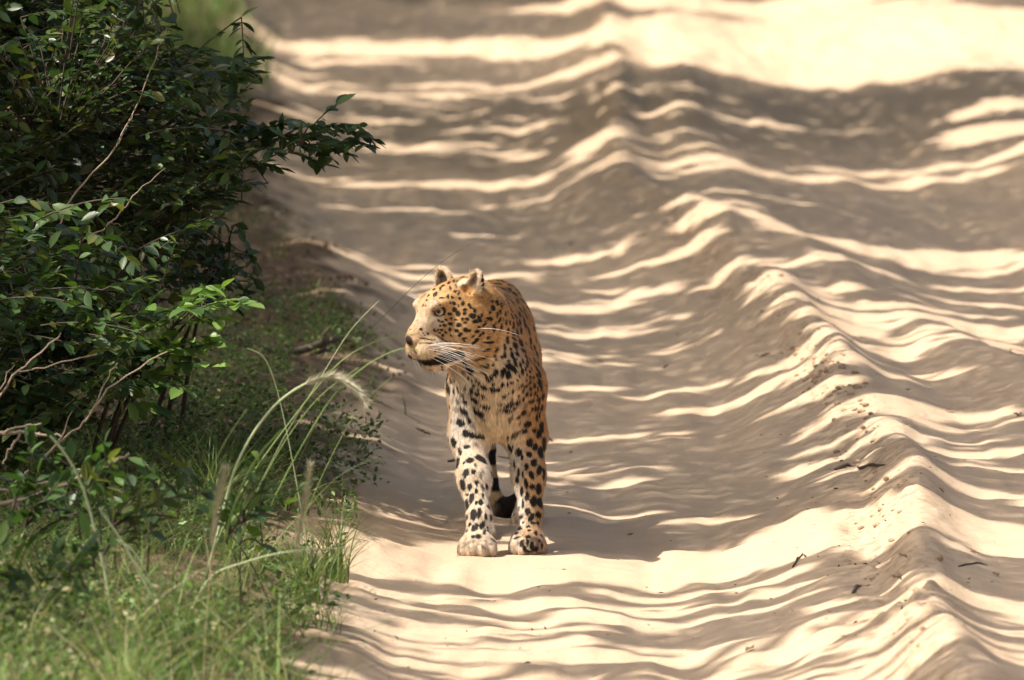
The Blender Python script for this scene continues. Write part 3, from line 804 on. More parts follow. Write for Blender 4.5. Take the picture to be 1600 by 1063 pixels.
def ell(c, r, k=0.03, R=None, op=blend):
    c = np.array(c, float); r = np.array(r, float); m = r.max()
    s, X, Y, Z = window(c - m, c + m, k + 0.02)
    dx, dy, dz = X - c[0], Y - c[1], Z - c[2]
    if R is not None:
        R = np.array(R)   # rows: local axes
        dx, dy, dz = (R[0, 0] * dx + R[0, 1] * dy + R[0, 2] * dz, R[1, 0] * dx + R[1, 1] * dy + R[1, 2] * dz, R[2, 0] * dx + R[2, 1] * dy + R[2, 2] * dz)
    k0 = np.sqrt((dx / r[0]) ** 2 + (dy / r[1]) ** 2 + (dz / r[2]) ** 2)
    k1 = np.sqrt((dx / r[0] ** 2) ** 2 + (dy / r[1] ** 2) ** 2 + (dz / r[2] ** 2) ** 2) + 1e-9
    op(s, k0 * (k0 - 1) / k1, k)

# trunk
ell((-.010, .40, .44), (.098, .34, .165), .04)
ell((-.006, .13, .43), (.098, .125, .145), .04)
cone((-.012, .5, .42), (-.015, .86, .45), .105, .095, .05)
ell((-.015, .90, .48), (.085, .14, .115), .05)
cone((-.070, .15, .41), (-.030, .25, .60), .056, .050, .05)      # shoulder blades
cone((.056, .15, .42), (.006, .25, .605), .050, .045, .05)
cone((0, .30, .59), (0, .55, .565), .055, .06, .05)
# neck, throat
cone((-.012, .17, .52), (-.066, -.005, .545), .090, .076, .05)
cone((-.010, .10, .40), (-.062, .015, .500), .092, .078, .05)
cone((0.0, .085, .345), (-.01, .05, .44), .062, .085, .04)
# front legs
for s, sh, el, wr, pw in ((-1, (-.070, .10, .40), (-.073, .13, .29), (-.048, -.012, .095), (-.053, -.05, .03)),
                          (1, (.060, .11, .40), (.066, .14, .285), (.076, .075, .105), (.069, .045, .035))):
    cone(sh, el, .058, .050, .04)
    fm = [el[0], el[1] - .02, el[2] - .01]
    mid = [(fm[i] * .5 + wr[i] * .5) for i in range(3)]
    cone(fm, mid, .046, .039, .05)
    cone(mid, wr, .039, .033, .045)
    cone(wr, pw, .032, .030, .02)
    px_, py_, pz_ = pw
    ell((px_, py_ - .015, .030), (.044 + .004 * (s < 0), .048, .030), .02)
    for t, (tx, ty) in enumerate(((-.033, -.040), (-.0115, -.056), (.0115, -.056), (.033, -.038))):
        ell((px_ + tx, py_ + ty, .020), (.0145 + .0015 * (s < 0), .026, .021), .006)
# hind legs: the left one swings forward behind the front paw
for s, hip, kn, hk, pw in ((-1, (-.070, .84, .42), (-.078, .66, .31), (-.065, .66, .155), (-.046, .47, .03)),
                           (1, (.045, .90, .42), (.060, .79, .30), (.068, .98, .18), (.066, .90, .03))):
    ell(hip, (.045, .11, .14), .05)
    cone(hip, kn, .06, .045, .04)
    cone(kn, hk, .046, .026, .03)
    cone(hk, pw, .025, .027, .02)
    ell((pw[0], pw[1] - .03, .028), (.036, .055, .028), .02)
    for tx, ty in ((-.027, -.062), (-.009, -.078), (.009, -.078), (.027, -.060)):
        ell((pw[0] + tx, pw[1] + ty, .018), (.012, .025, .018), .007)
# tail hanging behind, its end curled to the right
TAIL = np.array([(-.01, 1.00, .55), (-.010, 1.06, .48), (-.020, 1.07, .38), (-.030, 1.06, .28), (-.030, 1.05, .19), (-.025, 1.04, .11), (-.012, 1.03, .058),
                 (.012, 1.02, .036), (.040, 1.01, .052), (.062, 1.00, .088)])
TR = [.036, .030, .027, .026, .025, .025, .0255, .026, .025, .018]
for i in range(len(TAIL) - 1):
    cone(TAIL[i], TAIL[i + 1], TR[i], TR[i + 1], .012)
# leave room for the fur on trunk and limbs
s_, X_, Y_, Z_ = window(G0, G1, 0)
FLD += (.0065 * smooth(.045, .09, Z_) * np.ones_like(X_) * np.ones_like(Y_)).astype(np.float32)
# head
YAW, PIT, HS = math.radians(53), math.radians(15), 1.0
HO = np.array([-.096, -.075, .594])
hf = np.array([-math.sin(YAW) * math.cos(PIT), -math.cos(YAW) * math.cos(PIT), -math.sin(PIT)])
hs = np.cross((0, 0, 1), hf); hs /= np.linalg.norm(hs)
hu = np.cross(hf, hs)
HR = np.array([hf, hs, hu])
def H(f, s, u): return HO + HS * (f * hf + s * hs + u * hu)
def hell(c, r, k=.02, R=None, op=blend): ell(H(*c), np.array(r) * HS, k, HR if R is None else R, op)
def hcone(a, b, ra, rb, k=.02, op=blend): cone(H(*a), H(*b), ra * HS, rb * HS, k, op)
hell((-.005, 0, .005), (.088, .074, .072), .03)
hell((.046, 0, .036), (.055, .046, .036), .03)              # forehead
cone(H(-.035, 0, -.01), (-.012, .19, .555), .070, .078, .05)  # nape
for s in (-1, 1):
    hell((.015, s * .050, -.034), (.058, .040, .052), .03)  # cheek
    hell((.076, s * .034, .046), (.026, .020, .014), .018)  # brow
    hell((.122, s * .021, -.050), (.037, .025, .026), .014) # whisker pad
    hcone((-.005, s * .045, -.066), (.090, s * .014, -.088), .036, .020, .03)
hcone((.050, 0, .022), (.132, 0, -.014), .044, .026, .025)  # bridge
hell((.100, 0, -.050), (.045, .032, .030), .02)
hell((.104, 0, -.088), (.032, .023, .020), .022)            # chin
hell((.153, 0, -.020), (.012, .017, .012), .010)            # nose
# mouth line and nostrils
for s in (-1, 1):
    hcone((.140, s * .014, -.074), (.070, s * .050, -.083), .0015, .0022, .005, carve)
    hell((.171, s * .010, -.022), (.006, .005, .004), .004, None, carve)
# eyes: almond openings with the eyeball set just under the lids
EYES = []
def field(p):
    i = np.clip(((p - G0) / RES).round().astype(int), 0, DIM - 1)
    return FLD[i[0], i[1], i[2]]
for s in (-1, 1):
    g = hf * .60 + hs * s * .79 + hu * .05; g /= np.linalg.norm(g)
    p = H(.060, s * .010, .029)
    while field(p) < 0:
        p = p + g * .0008
    long_ = hf * .79 - hs * s * .60 - hu * .42; long_ -= g * (long_ @ g); long_ /= np.linalg.norm(long_)
    B = np.array([long_, g, np.cross(long_, g)])
    ell(p + g * .004, (.0205, .017, .0092), .004, B, carve)
    EYES.append(p - g * .0125)
# ears: rounded cups turned outwards and forwards
EARS = []
for s in (-1, 1):
    up = np.array([-.18, s * .42, .90]); up /= np.linalg.norm(up)
    fr = np.array([.93, -s * .30, -.1]); fr -= up * (fr @ up); fr /= np.linalg.norm(fr)
    sd = np.cross(up, fr)
    B = np.array([v[0] * hf + v[1] * hs + v[2] * hu for v in (fr, sd, up)])
    c = H(-.020, s * .062, .066)
    EARS.append((c, B))
    ell(c, (.018, .027, .038), .012, B)
    ell(c + B[0] * .016 + B[2] * .004, (.022, .0215, .032), .004, B, carve)

def surface_nets(F):
    neg = F < 0
    c = neg[:-1, :-1, :-1].astype(np.int8)
    tot = np.zeros(tuple(n - 1 for n in F.shape), np.int8)
    for i in (0, 1):
        for j in (0, 1):
            for k in (0, 1):
                tot += neg[i:F.shape[0] - 1 + i, j:F.shape[1] - 1 + j, k:F.shape[2] - 1 + k]
    act = (tot > 0) & (tot < 8)
    I, J, K = np.nonzero(act)
    vid = np.full(act.shape, -1, np.int32); vid[I, J, K] = np.arange(len(I))
    V = np.zeros((len(I), 3)); cnt = np.zeros(len(I))
    cor = {}
    for i in (0, 1):
        for j in (0, 1):
            for k in (0, 1):
                cor[(i, j, k)] = F[I + i, J + j, K + k].astype(float)
    for p in cor:
        for ax in range(3):
            if p[ax] == 0:
                q = list(p); q[ax] = 1; q = tuple(q)
                a, b = cor[p], cor[q]; m = (a < 0) != (b < 0)
                t = np.where(m, a / np.where(m, a - b, 1), 0)
                pos = np.zeros((len(I), 3)); pos[:] = p; pos[:, ax] += t
                V[m] += pos[m]; cnt[m] += 1
    V /= cnt[:, None]
    V += np.stack([I, J, K], 1)
    quads = []
    for ax in range(3):
        a1, a2 = [(1, 2), (2, 0), (0, 1)][ax]
        lo = [slice(None)] * 3; hi = [slice(None)] * 3
        lo[ax] = slice(0, -1); hi[ax] = slice(1, None)
        ch = neg[tuple(lo)] != neg[tuple(hi)]
        P = np.stack(np.nonzero(ch), 1)
        P = P[(P[:, a1] > 0) & (P[:, a2] > 0) & (P[:, a1] < F.shape[a1] - 1) & (P[:, a2] < F.shape[a2] - 1)]
        def cell(d1, d2):
            Q = P.copy(); Q[:, a1] -= d1; Q[:, a2] -= d2
            return vid[Q[:, 0], Q[:, 1], Q[:, 2]]
        q = np.stack([cell(1, 1), cell(0, 1), cell(0, 0), cell(1, 0)], 1)
        inside = neg[P[:, 0], P[:, 1], P[:, 2]]
        q[~inside] = q[~inside][:, ::-1]
        quads.append(q[(q >= 0).all(1)])
    return V, np.concatenate(quads)

LV, LQ = surface_nets(FLD)
LV = G0 + LV * RES
del FLD
LT = np.concatenate([LQ[:, [0, 1, 2]], LQ[:, [0, 2, 3]]])
def vert_normals(V, T):
    n = np.cross(V[T[:, 1]] - V[T[:, 0]], V[T[:, 2]] - V[T[:, 0]])
    out = np.zeros_like(V)
    for i in range(3):
        np.add.at(out, T[:, i], n)
    return out / (np.linalg.norm(out, axis=1)[:, None] + 1e-12)
LN = vert_normals(LV, LT)
# ------------------------------------------------------------------ coat: colour of every point of the leopard's surface
BODY_BVH = BVHTree.FromPolygons([tuple(v) for v in LV], [tuple(t) for t in LT.tolist()])
# dark spots, as read off the animal: x, y, half width, half height, turn (degrees), strength; one list per close-up
SPOTS = {
 (620, 400, 10.0): "722,467,26,24 815,425,22,34,25 675,515,20,26 835,505,20,34,-20 908,555,22,24 925,468,15,20 890,400,18,30 940,410,15,24 600,600,28,55,25 580,525,22,18 795,640,24,32 865,655,24,24 700,660,45,10,-10 895,845,35,36 955,910,36,38 895,745,28,26 1030,750,24,34 835,740,15,18 985,670,18,26,-30 955,605,14,20,-30 970,565,12,18 965,785,12,18 1140,800,22,50,-20 1065,850,28,22 1060,905,28,30 1180,940,48,38 740,900,20,36,15 825,915,28,28 845,985,26,18,-30 770,1005,24,18 925,1005,18,18 1220,1030,38,26 1095,995,28,25 1025,1000,20,30 410,625,36,50,20,.5 470,690,14,18 490,625,18,16 410,780,10,12 450,780,10,12 600,400,60,14,-30 550,470,30,14,-35 700,350,60,12,-20 880,350,22,20 935,335,20,15 1030,345,35,10",
 (620, 490, 10.0): "745,190,26,26 840,165,33,28 825,258,24,28 930,278,28,26 985,340,38,26,-40 970,185,38,26,20 945,185,20,28 1065,150,26,22 1225,132,38,26 1075,260,28,42 1125,280,36,20,-15 1285,218,26,15 1255,285,34,22 700,262,22,20 755,298,20,22 712,345,20,18 845,352,16,18 710,135,22,16 655,115,14,20,-30 635,265,18,14 590,285,18,12 675,200,18,18 665,310,18,14 585,255,15,14 490,325,22,15 405,310,12,10 430,350,12,10 375,255,22,20 1045,400,40,14,-15 1060,440,22,10 1200,360,36,12,-30 1300,350,40,16,-30 1255,415,34,28 1215,460,50,20,-25 1420,385,20,22 1550,420,24,48,-20 1455,460,80,18,15 1395,570,40,28,20 1540,575,30,42 1310,710,100,14,-8 1365,690,40,18,-15 1320,820,20,24 1410,820,18,45 1380,835,30,12,20 1500,805,20,20 1145,875,45,70,-25 1060,770,30,60,-30 1340,930,60,14,35 1545,935,38,42 1475,1000,26,42 1120,1000,15,28 1515,665,18,22 1545,720,16,30,-30 1515,240,20,48,10 1465,90,22,28 1410,90,12,28 1350,310,16,25 725,775,24,34 765,885,18,36 810,880,15,40 705,870,14,36 780,1000,24,30 870,950,12,30,0,.6 930,860,12,30,0,.5 460,405,95,9,3 450,465,90,8,0 700,400,100,11,8,.8",
 (720, 420, 10.0): "500,620,26,40,-20 565,540,28,36 630,590,20,32,-30 610,680,14,45,-25 690,710,24,36 565,725,18,36,-20 450,695,12,28 600,810,26,32 465,790,20,26 415,790,12,28 705,845,18,46,-5 760,855,14,36 815,895,24,42,-20 885,870,18,34 515,945,24,48,8 625,920,20,52 735,975,24,44 815,1020,28,26 540,860,10,22 655,800,10,24 735,690,14,25 780,650,24,22 800,755,32,24 855,755,22,18 920,850,18,40,-20 940,970,20,40,-20 880,1000,18,50,-20 1000,880,20,60,-25 920,730,20,40,-30 655,530,18,40,-30 720,520,18,40,-30 485,520,18,22 320,735,16,28 350,895,14,20 380,850,10,26 290,780,20,50,-25 215,670,18,40,-30 410,95,60,20,5 560,110,60,14,25 640,200,60,16,40 720,350,80,18,55 560,240,60,16,45 640,310,60,14,45 760,330,20,60,-25 840,400,20,70,-20 700,450,18,50,-30 880,520,14,60,-20 1060,980,14,60,-20 980,780,12,50,-28",
 (720, 510, 10.0): "725,215,24,60,-20 680,330,16,45,-5 850,310,28,52,-20 940,270,28,55,-25 685,450,18,48,-15 795,450,22,52,-12 775,365,18,22 880,440,28,28 960,390,18,36 865,370,20,26 635,490,18,20 850,590,18,55,-25 930,610,18,32,-25 960,720,20,46,-18 785,660,85,42,25 735,760,36,50 655,730,30,60,20 545,735,36,48 475,805,24,42 500,915,22,26,-20 370,960,45,28,35 495,1000,50,28,30 590,995,34,22,-25 645,925,20,30,20 725,930,15,25 790,890,45,18,-10 885,855,15,15 915,785,12,18 415,830,18,55,-30 290,890,18,30 240,850,16,30 205,935,18,25 175,850,12,20 120,805,16,28 45,720,18,30 1025,490,22,22 1045,570,18,26 1085,550,22,22 965,555,16,34 1030,620,18,26 1080,720,18,24 1100,665,16,24 1165,640,34,14 1185,670,16,30 1150,540,20,36 1080,805,18,24 1135,815,14,28 1185,775,16,26 1230,760,20,40 1020,860,14,26 1080,890,20,24 1145,945,20,32 1225,900,28,50 1020,945,28,20 955,930,18,20 900,980,16,22 1085,985,22,28 970,1020,18,22 805,1020,20,18 1150,1045,22,18 1195,1000,14,40 1255,980,14,40 1190,450,20,45 1210,600,16,45 1100,350,18,24 1010,680,14,30 1030,770,12,20 860,520,20,14 745,545,20,12 830,205,30,18 1150,345,20,30 1090,240,18,50 1000,400,16,36",
 (680, 570, 7.99): "150,170,20,40 200,210,14,36 130,60,15,40 150,280,18,60 245,205,12,30 290,310,12,36 235,340,12,40 175,330,10,50 350,385,20,25 385,300,12,24 375,470,26,24 285,465,16,30,0,.6 270,560,20,24,0,.4 360,585,46,30,25 320,735,42,42 430,700,18,32,-20 500,445,44,25,25 445,370,18,22 530,365,30,18,30 605,405,22,14,25 460,320,18,30 490,265,15,22 490,525,18,24 630,530,48,20,15 550,605,58,30,15 605,685,20,14,0,.6 465,770,16,12,0,.6 435,880,80,28,22 380,870,25,35 560,905,45,24,10 540,310,12,16 855,405,22,20 910,365,15,14 965,340,15,14 920,510,46,28,5 865,580,70,16,22 800,500,36,9,15,.7 1030,480,26,24 955,445,12,25,0,.7 985,555,18,15 1095,610,34,34 1035,660,26,20 1120,520,22,26,0,.5 940,670,30,18,0,.8 925,700,15,25,0,.8 1170,630,18,28,0,.5 1155,750,44,32 1050,735,8,14 1025,850,60,14,-15 1115,838,30,24 960,890,18,32,0,.8 1000,895,20,22,0,.8 1140,380,18,25 1190,380,15,22 1240,365,16,30 1040,400,12,16 1100,440,16,18 1215,455,16,26 1175,470,15,22 1270,430,12,35 1300,460,12,40 1345,410,14,40 1245,555,12,35 1285,545,12,38 1330,540,14,40 1210,565,12,25 1265,670,12,40 1290,880,22,46 1325,800,24,60 1235,830,22,24 1300,640,12,40 1180,985,36,42 770,710,14,30,0,.4 770,610,14,20,0,.35 230,980,25,45 1360,1000,22,60 900,910,15,36",
 (690, 660, 8.856): "165,300,28,65,-5 345,350,48,30,5 255,420,26,50,-25 215,590,32,90,-8 385,545,50,34 310,575,16,20 465,605,15,26 545,520,85,34,32 590,555,34,44 335,725,40,58,15 445,700,30,36 485,850,22,42 390,910,28,50 290,875,36,80,-12 480,970,22,32 570,700,16,36,0,.5 540,760,18,36,0,.6 350,1020,16,16 280,1030,20,40 570,920,15,60,-15,.8 620,910,20,40,-20 420,1040,28,30 475,320,40,14,40,.5 1205,290,38,52,15 1065,430,48,54 1210,455,36,40 1295,360,32,48,10 1375,430,38,90,-5 1425,340,20,95 1280,575,46,56,25 1175,625,26,48 1115,500,16,50 955,375,22,60,-18 1350,685,38,70,15 1245,745,30,54,-18 1065,715,16,60 1125,740,12,40 1415,730,18,80 1045,820,24,40 1170,860,22,70,-8 1255,910,32,40 1345,935,34,75 1110,970,20,70 1410,980,20,80 1190,1040,24,40 990,350,12,26 1010,600,12,60,-12",
 (690, 760, 8.856): "285,160,18,48 412,195,30,65,10 350,285,28,78,-8 480,245,18,26 540,240,34,42 305,320,12,25 350,450,18,46 440,410,40,75,5 525,380,32,62 505,450,15,30 610,430,20,50 645,300,18,45 680,460,18,45 390,550,24,28 460,595,44,56,30 555,565,30,55,25 590,660,22,35,20 660,660,32,18,-5 635,590,12,14 685,590,12,12 435,715,32,26 510,712,40,34 350,640,14,40 570,150,15,50 600,775,26,9,0,.6 660,820,14,14,0,.5 210,830,15,25,0,.4 430,800,10,40,10,.5 380,870,10,34,-8,.5 560,850,9,50,-8,.6 480,880,12,30,0,.4 1185,160,26,60,10 1275,230,50,70,10 1370,250,36,70 1190,370,34,46,-20 1240,450,36,60,20 1345,415,44,46,25 1125,255,15,50 1075,330,12,35 1105,445,24,28 1030,450,15,22 1010,550,15,30 1085,605,30,32 1130,515,18,18 1200,575,26,22 1265,525,38,20,-10 1330,530,22,24 1040,670,26,30 1050,730,50,18,5 1390,620,18,44 1305,665,18,38 1200,715,36,24 1380,700,16,35 1110,800,34,50 1190,800,18,40 1250,830,26,50 1355,770,18,22 1310,890,30,36 1150,880,24,40 1390,850,20,40 1425,300,15,60 1215,630,24,14 1200,920,50,20",
}
CAMP = Vector((0, 0, CAM_H)) - Vector(LEO)
spots = []     # centre, long axis, other axis, normal, radii, strength, ring?
for (x0, y0, sc), txt in SPOTS.items():
    gk = 1.12 if y0 > 650 else (1.22 if x0 == 620 else 1.36)
    for it in txt.split():
        v = [float(q) for q in it.split(',')]
        px, py = x0 + v[0] / sc, y0 + v[1] / sc
        aim = Vector(at_depth(px, py, 25.0) - LEO)
        dr = (aim - CAMP).normalized()
        hit, nn, _, dist = BODY_BVH.ray_cast(CAMP, dr)
        if hit is None or hit.y > 0.42:
            continue
        th = math.radians(v[4] if len(v) > 4 else 0)
        st = v[5] if len(v) > 5 else 1.0
        nn = np.array(nn); c = np.array(hit)
        # image axes (x right, z up) carried onto the surface
        ax = np.array([math.cos(th), 0, -math.sin(th)]); az = np.array([math.sin(th), 0, math.cos(th)])
        def lay(a):
            t = a - nn * (a @ nn); L = np.linalg.norm(t)
            return t / L, max(L, .45)
        a1, l1 = lay(ax); a2 = np.cross(nn, a1); _, l2 = lay(az)
        spots.append((c, a1, a2, nn, (gk * v[2] + 2) / sc / 648 / l1, (gk * .97 * v[3] + 2) / sc / 648 / l2, st, 0))
N_HAND = len(spots)

# the rest of the animal: solid spots on limbs and belly, broken rosettes along the flanks and back
order = RNG.permutation(len(LV))[:9000]
grid = {}
def near_ok(p, r):
    k = tuple((p // .04).astype(int)); m = int(r // .04) + 1
    for i in range(-m, m + 1):
        for j in range(-m, m + 1):
            for l in range(-m, m + 1):
                for q in grid.get((k[0] + i, k[1] + j, k[2] + l), ()):
                    if (p - q) @ (p - q) < r * r:
                        return False
    return True
for s_ in spots:
    grid.setdefault(tuple((s_[0] // .04).astype(int)), []).append(s_[0])
for i in order:
    p = LV[i]; nn = LN[i]
    inhead = np.linalg.norm(p - HO) < .16
    if p[1] > .98 and p[2] < .50 or p[2] < .015:
        continue
    flank = p[1] > .42 and p[2] > .33
    if flank: sp, r1, r2 = .050, .021, .018
    elif inhead: sp, r1, r2 = .017, .0042, .0045
    elif p[2] < .3: sp, r1, r2 = .026, .006, .0095
    else: sp, r1, r2 = .0225, .0062, .0095
    if nn[1] < -.25 and p[1] < .25:
        sp *= 1.25; r1 *= .6; r2 *= .6
        if not inhead and abs(p[0] + .01) < .05 and .27 < p[2] < .48: continue
    if not near_ok(p, sp):
        continue
    grid.setdefault(tuple((p // .04).astype(int)), []).append(p)
    a = np.array([0, .3, -1.0]) if not flank else np.array([0, 1.0, -.3])
    a2 = a - nn * (a @ nn); a2 /= np.linalg.norm(a2) + 1e-9; a1 = np.cross(nn, a2)
    j = RNG.uniform(.8, 1.2, 2)
    spots.append((p, a1, a2, nn, r1 * j[0], r2 * j[1], 1.0, 1 if flank else 0))

def seg_d(P, a, b):
    ab = b - a; t = np.clip((P - a) @ ab / (ab @ ab), 0, 1)
    return np.linalg.norm(P - a - t[:, None] * ab, axis=1), t

def coat(P, N):
    n = len(P)
    orange = np.array([.56, .315, .115]); tan_ = np.array([.60, .37, .15]); cream = np.array([.75, .63, .46]); white = np.array([.80, .74, .66])
    black = np.array([.014, .011, .010])
    hp = (P - HO) / HS @ HR.T                     # head frame
    rh = np.linalg.norm(hp, axis=1)
    head = smooth(.165, .12, rh) * smooth(-.10, -.04, hp[:, 0])
    nz = noise3(P, 22.0, 3) * .5
    C = np.empty((n, 3)); C[:] = orange
    def mix(col, w):
        w = np.clip(w, 0, 1)[:, None]; C[:] = C * (1 - w) + col * w
    # lower flanks and limbs paler, back richer
    mix(tan_, smooth(.62, .40, P[:, 2] + nz * .05) * smooth(.09, .0, P[:, 0]) * .6)
    front = smooth(-.05, -.75, N[:, 1])
    chest = front * smooth(.10, .015, P[:, 0] + nz * .03) * smooth(.60, .47, P[:, 2]) * smooth(.30, .15, P[:, 1])
    mix(cream, chest * .95)
    mix(white, smooth(-.035, -.075, P[:, 0] + nz * .03) * smooth(.50, .40, P[:, 2]) * smooth(.22, .10, P[:, 1]) * front * .8)  # white chest fur, with the sunlit left side put into the colour
    belly = smooth(-.15, -.7, N[:, 2]) * smooth(.2, .26, P[:, 2]) * smooth(.05, .2, P[:, 1])
    mix(white, belly * .8)
    leg = smooth(.31, .24, P[:, 2]) * (P[:, 1] < .97)
    side = np.where(P[:, 0] < 0.005, -1.0, 1.0)
    inner = smooth(.05, .75, -N[:, 0] * side)
    mix(cream, leg * np.where(side < 0, .75, .30))  # pale leg fur; right legs darker, their shade put into the colour
    mix(white, leg * inner * .8)
    mix(np.array([.46, .36, .25]), smooth(.065, .03, P[:, 2]) * .8 * np.where(side < 0, 1, .6))
    mix(np.array([.16, .11, .075]), smooth(.06, .03, P[:, 2]) * smooth(.15, .6, noise3(P * np.array([1, .5, .45]), 150.0, 61)) * .75)
    # face
    mix(tan_ * .95, head * .6)
    fcream = np.array([.50, .37, .22]); fwhite = np.array([.55, .49, .41])
    mix(fcream, head * smooth(.04, .10, hp[:, 0]) * .6)
    mz = head * smooth(.078, .11, hp[:, 0]) * smooth(-.02, -.05, hp[:, 2])
    mix(fwhite, mz * .75)
    mix(white, head * smooth(-.066, -.09, hp[:, 2]) * smooth(.0, .06, hp[:, 0]) * .9)
    mix(np.array([.44, .36, .27]), head * smooth(.085, .13, hp[:, 0]) * smooth(-.03, -.005, hp[:, 2]) * .7)   # greyer bridge
    for e in EYES:
        he = (e - HO) @ HR.T / HS
        de = np.linalg.norm(hp - he - np.array([.014, 0, -.022]), axis=1)
        mix(fwhite, smooth(.024, .010, de) * .75)
        de = np.linalg.norm(hp - he - np.array([.012, 0, .020]), axis=1)
        mix(fwhite, smooth(.018, .008, de) * .4)
    # spots
    dark = np.zeros(n)
    oz = np.argsort(P[:, 2]); Zs = P[oz, 2]; Ps = P[oz]
    jit = noise3(Ps, 210.0, 9) * .32 + noise3(Ps, 90.0, 21) * .18
    fill = np.zeros(n)
    for (c, a1, a2, nn, r1, r2, st, ring) in spots:
        R = max(r1, r2) * 1.35
        lo, hi = np.searchsorted(Zs, (c[2] - R, c[2] + R))
        if hi <= lo: continue
        D = Ps[lo:hi] - c
        m = np.abs(D[:, 0]) < R
        if not m.any(): continue
        D = D[m]; ids = oz[lo:hi][m]
        q = np.sqrt(((D @ a1) / r1) ** 2 + ((D @ a2) / r2) ** 2 + ((D @ nn) / max(R, .012)) ** 2) + jit[lo:hi][m] * .7
        if ring:
            ang = np.arctan2(D @ a2, D @ a1)
            gap = smooth(-.3, .2, np.sin(ang * 3 + c[0] * 400 + c[1] * 300) + .55)
            w = smooth(1.15, .95, q) * smooth(.48, .66, q) * gap
            fill[ids] = np.maximum(fill[ids], smooth(.9, .6, q) * .5)
        else:
            w = smooth(1.12, .80, q) * st
        dark[ids] = np.maximum(dark[ids], w)
    mix(np.array([.40, .18, .05]), fill)
    mix(black, dark * .985)
    # tail: dark bands and a dark end
    s0 = np.full(n, 9.0); arc = np.zeros(n); acc = 0
    for i in range(len(TAIL) - 1):
        d_, t_ = seg_d(P, TAIL[i], TAIL[i + 1]); L = np.linalg.norm(TAIL[i + 1] - TAIL[i])
        m = d_ < s0; s0[m] = d_[m]; arc[m] = acc + t_[m] * L; acc += L
    tl = (s0 < .042) & (P[:, 1] > .94) & (arc > .16)
    mix(np.array([.50, .38, .22]), tl * .8)
    band = smooth(-.25, .25, np.sin(arc * 95 + nz * 1.6) + .1 + smooth(.02, .07, P[:, 0] + .03) * .5) * smooth(-.9, .3, N[:, 0] + N[:, 2] * .6)
    mix(black, tl * band)
    mix(black, tl * smooth(.52, .56, arc))
    # ears
    for c, B in EARS:
        l = (P - c) @ B.T
        w = smooth(.052, .044, np.linalg.norm(l, axis=1)) * smooth(-.016, -.004, l[:, 2])
        mix(cream, w * .8)
        nf = N @ B[0]
        inn = w * smooth(.0, .35, nf) * smooth(.028, .016, np.hypot(l[:, 1] * 1.1, (l[:, 2] - .002) * .8))
        mix(np.array([.10, .06, .04]), inn * (.85 + nz * .5))
        mix(black, w * smooth(.22, -.02, nf) * smooth(.037, .030, l[:, 2]))
    # eye rims, lips, nose leather
    for s, e in zip((-1, 1), EYES):
        he = (e - HO) @ HR.T / HS
        mix(black, smooth(.0185, .0150, np.linalg.norm((hp - he) * np.array([1, 1, 1.25]), axis=1)))
        d_, t_ = seg_d(hp, he + np.array([.010, -s * .004, -.004]), he + np.array([.026, -s * .014, -.020]))
        mix(black, smooth(.0055, .0025, d_) * .85)
        d_, t_ = seg_d(hp, np.array([.142, s * .014, -.076]), np.array([.064, s * .052, -.088]))
        mix(black, smooth(.0175, .0125, d_ + nz * .003) * (hp[:, 2] < -.070 + .004 * nz))
        for row, (u0, f1) in enumerate(((-.040, .100), (-.049, .098), (-.058, .098))):
            d_, t_ = seg_d(hp, np.array([.152, s * .020, u0 - .004]), np.array([f1, s * .052, u0]))
            mix(black, smooth(.0030, .0015, d_ + nz * .001) * .75)
    dn = np.linalg.norm(hp - np.array([.170, 0, -.022]), axis=1)
    mix(np.array([.045, .028, .026]), smooth(.020, .015, dn) * smooth(-.042, -.034, hp[:, 2]))
    # hair clumps: slightly darker and lighter locks along the lie of the coat
    lock = noise3(P * np.array([1, .55, .40]), 190.0, 71) * .5 + noise3(P * np.array([1, .55, .42]), 420.0, 74) * .5
    C *= (1 + .34 * lock * (1 - .6 * dark))[:, None]
    return np.clip(C, .006, .9)
M_COAT = col_material('leopard_skin', .75, 0, .2)
M_FUR = col_material('leopard_fur', .6, .32, .25, sheen=.2)
leopard = empty('leopard', LEO, label='spotted leopard walking towards the viewer on the sand, head turned left', category='leopard')
body_me = fast_mesh('leopard_body', LV, quads=LQ, col=coat(LV, LN))
obj('body', body_me, M_COAT, leopard)

def fur_roots(count):
    a, b, c = LV[LT[:, 0]], LV[LT[:, 1]], LV[LT[:, 2]]
    area = np.linalg.norm(np.cross(b - a, c - a), axis=1)
    cen = (a + b + c) / 3
    hd = np.linalg.norm(cen - HO, axis=1) < .19
    w = area * np.where(hd, 2.0, np.where(cen[:, 1] < .32, 1.35, .5))
    f = RNG.choice(len(LT), count, p=w / w.sum())
    u = RNG.random((count, 2)); fl = u.sum(1) > 1; u[fl] = 1 - u[fl]
    k = np.stack([1 - u.sum(1), u[:, 0], u[:, 1]], 1)
    P = (LV[LT[f]] * k[:, :, None]).sum(1); N = (LN[LT[f]] * k[:, :, None]).sum(1)
    return P, N / np.linalg.norm(N, axis=1)[:, None]

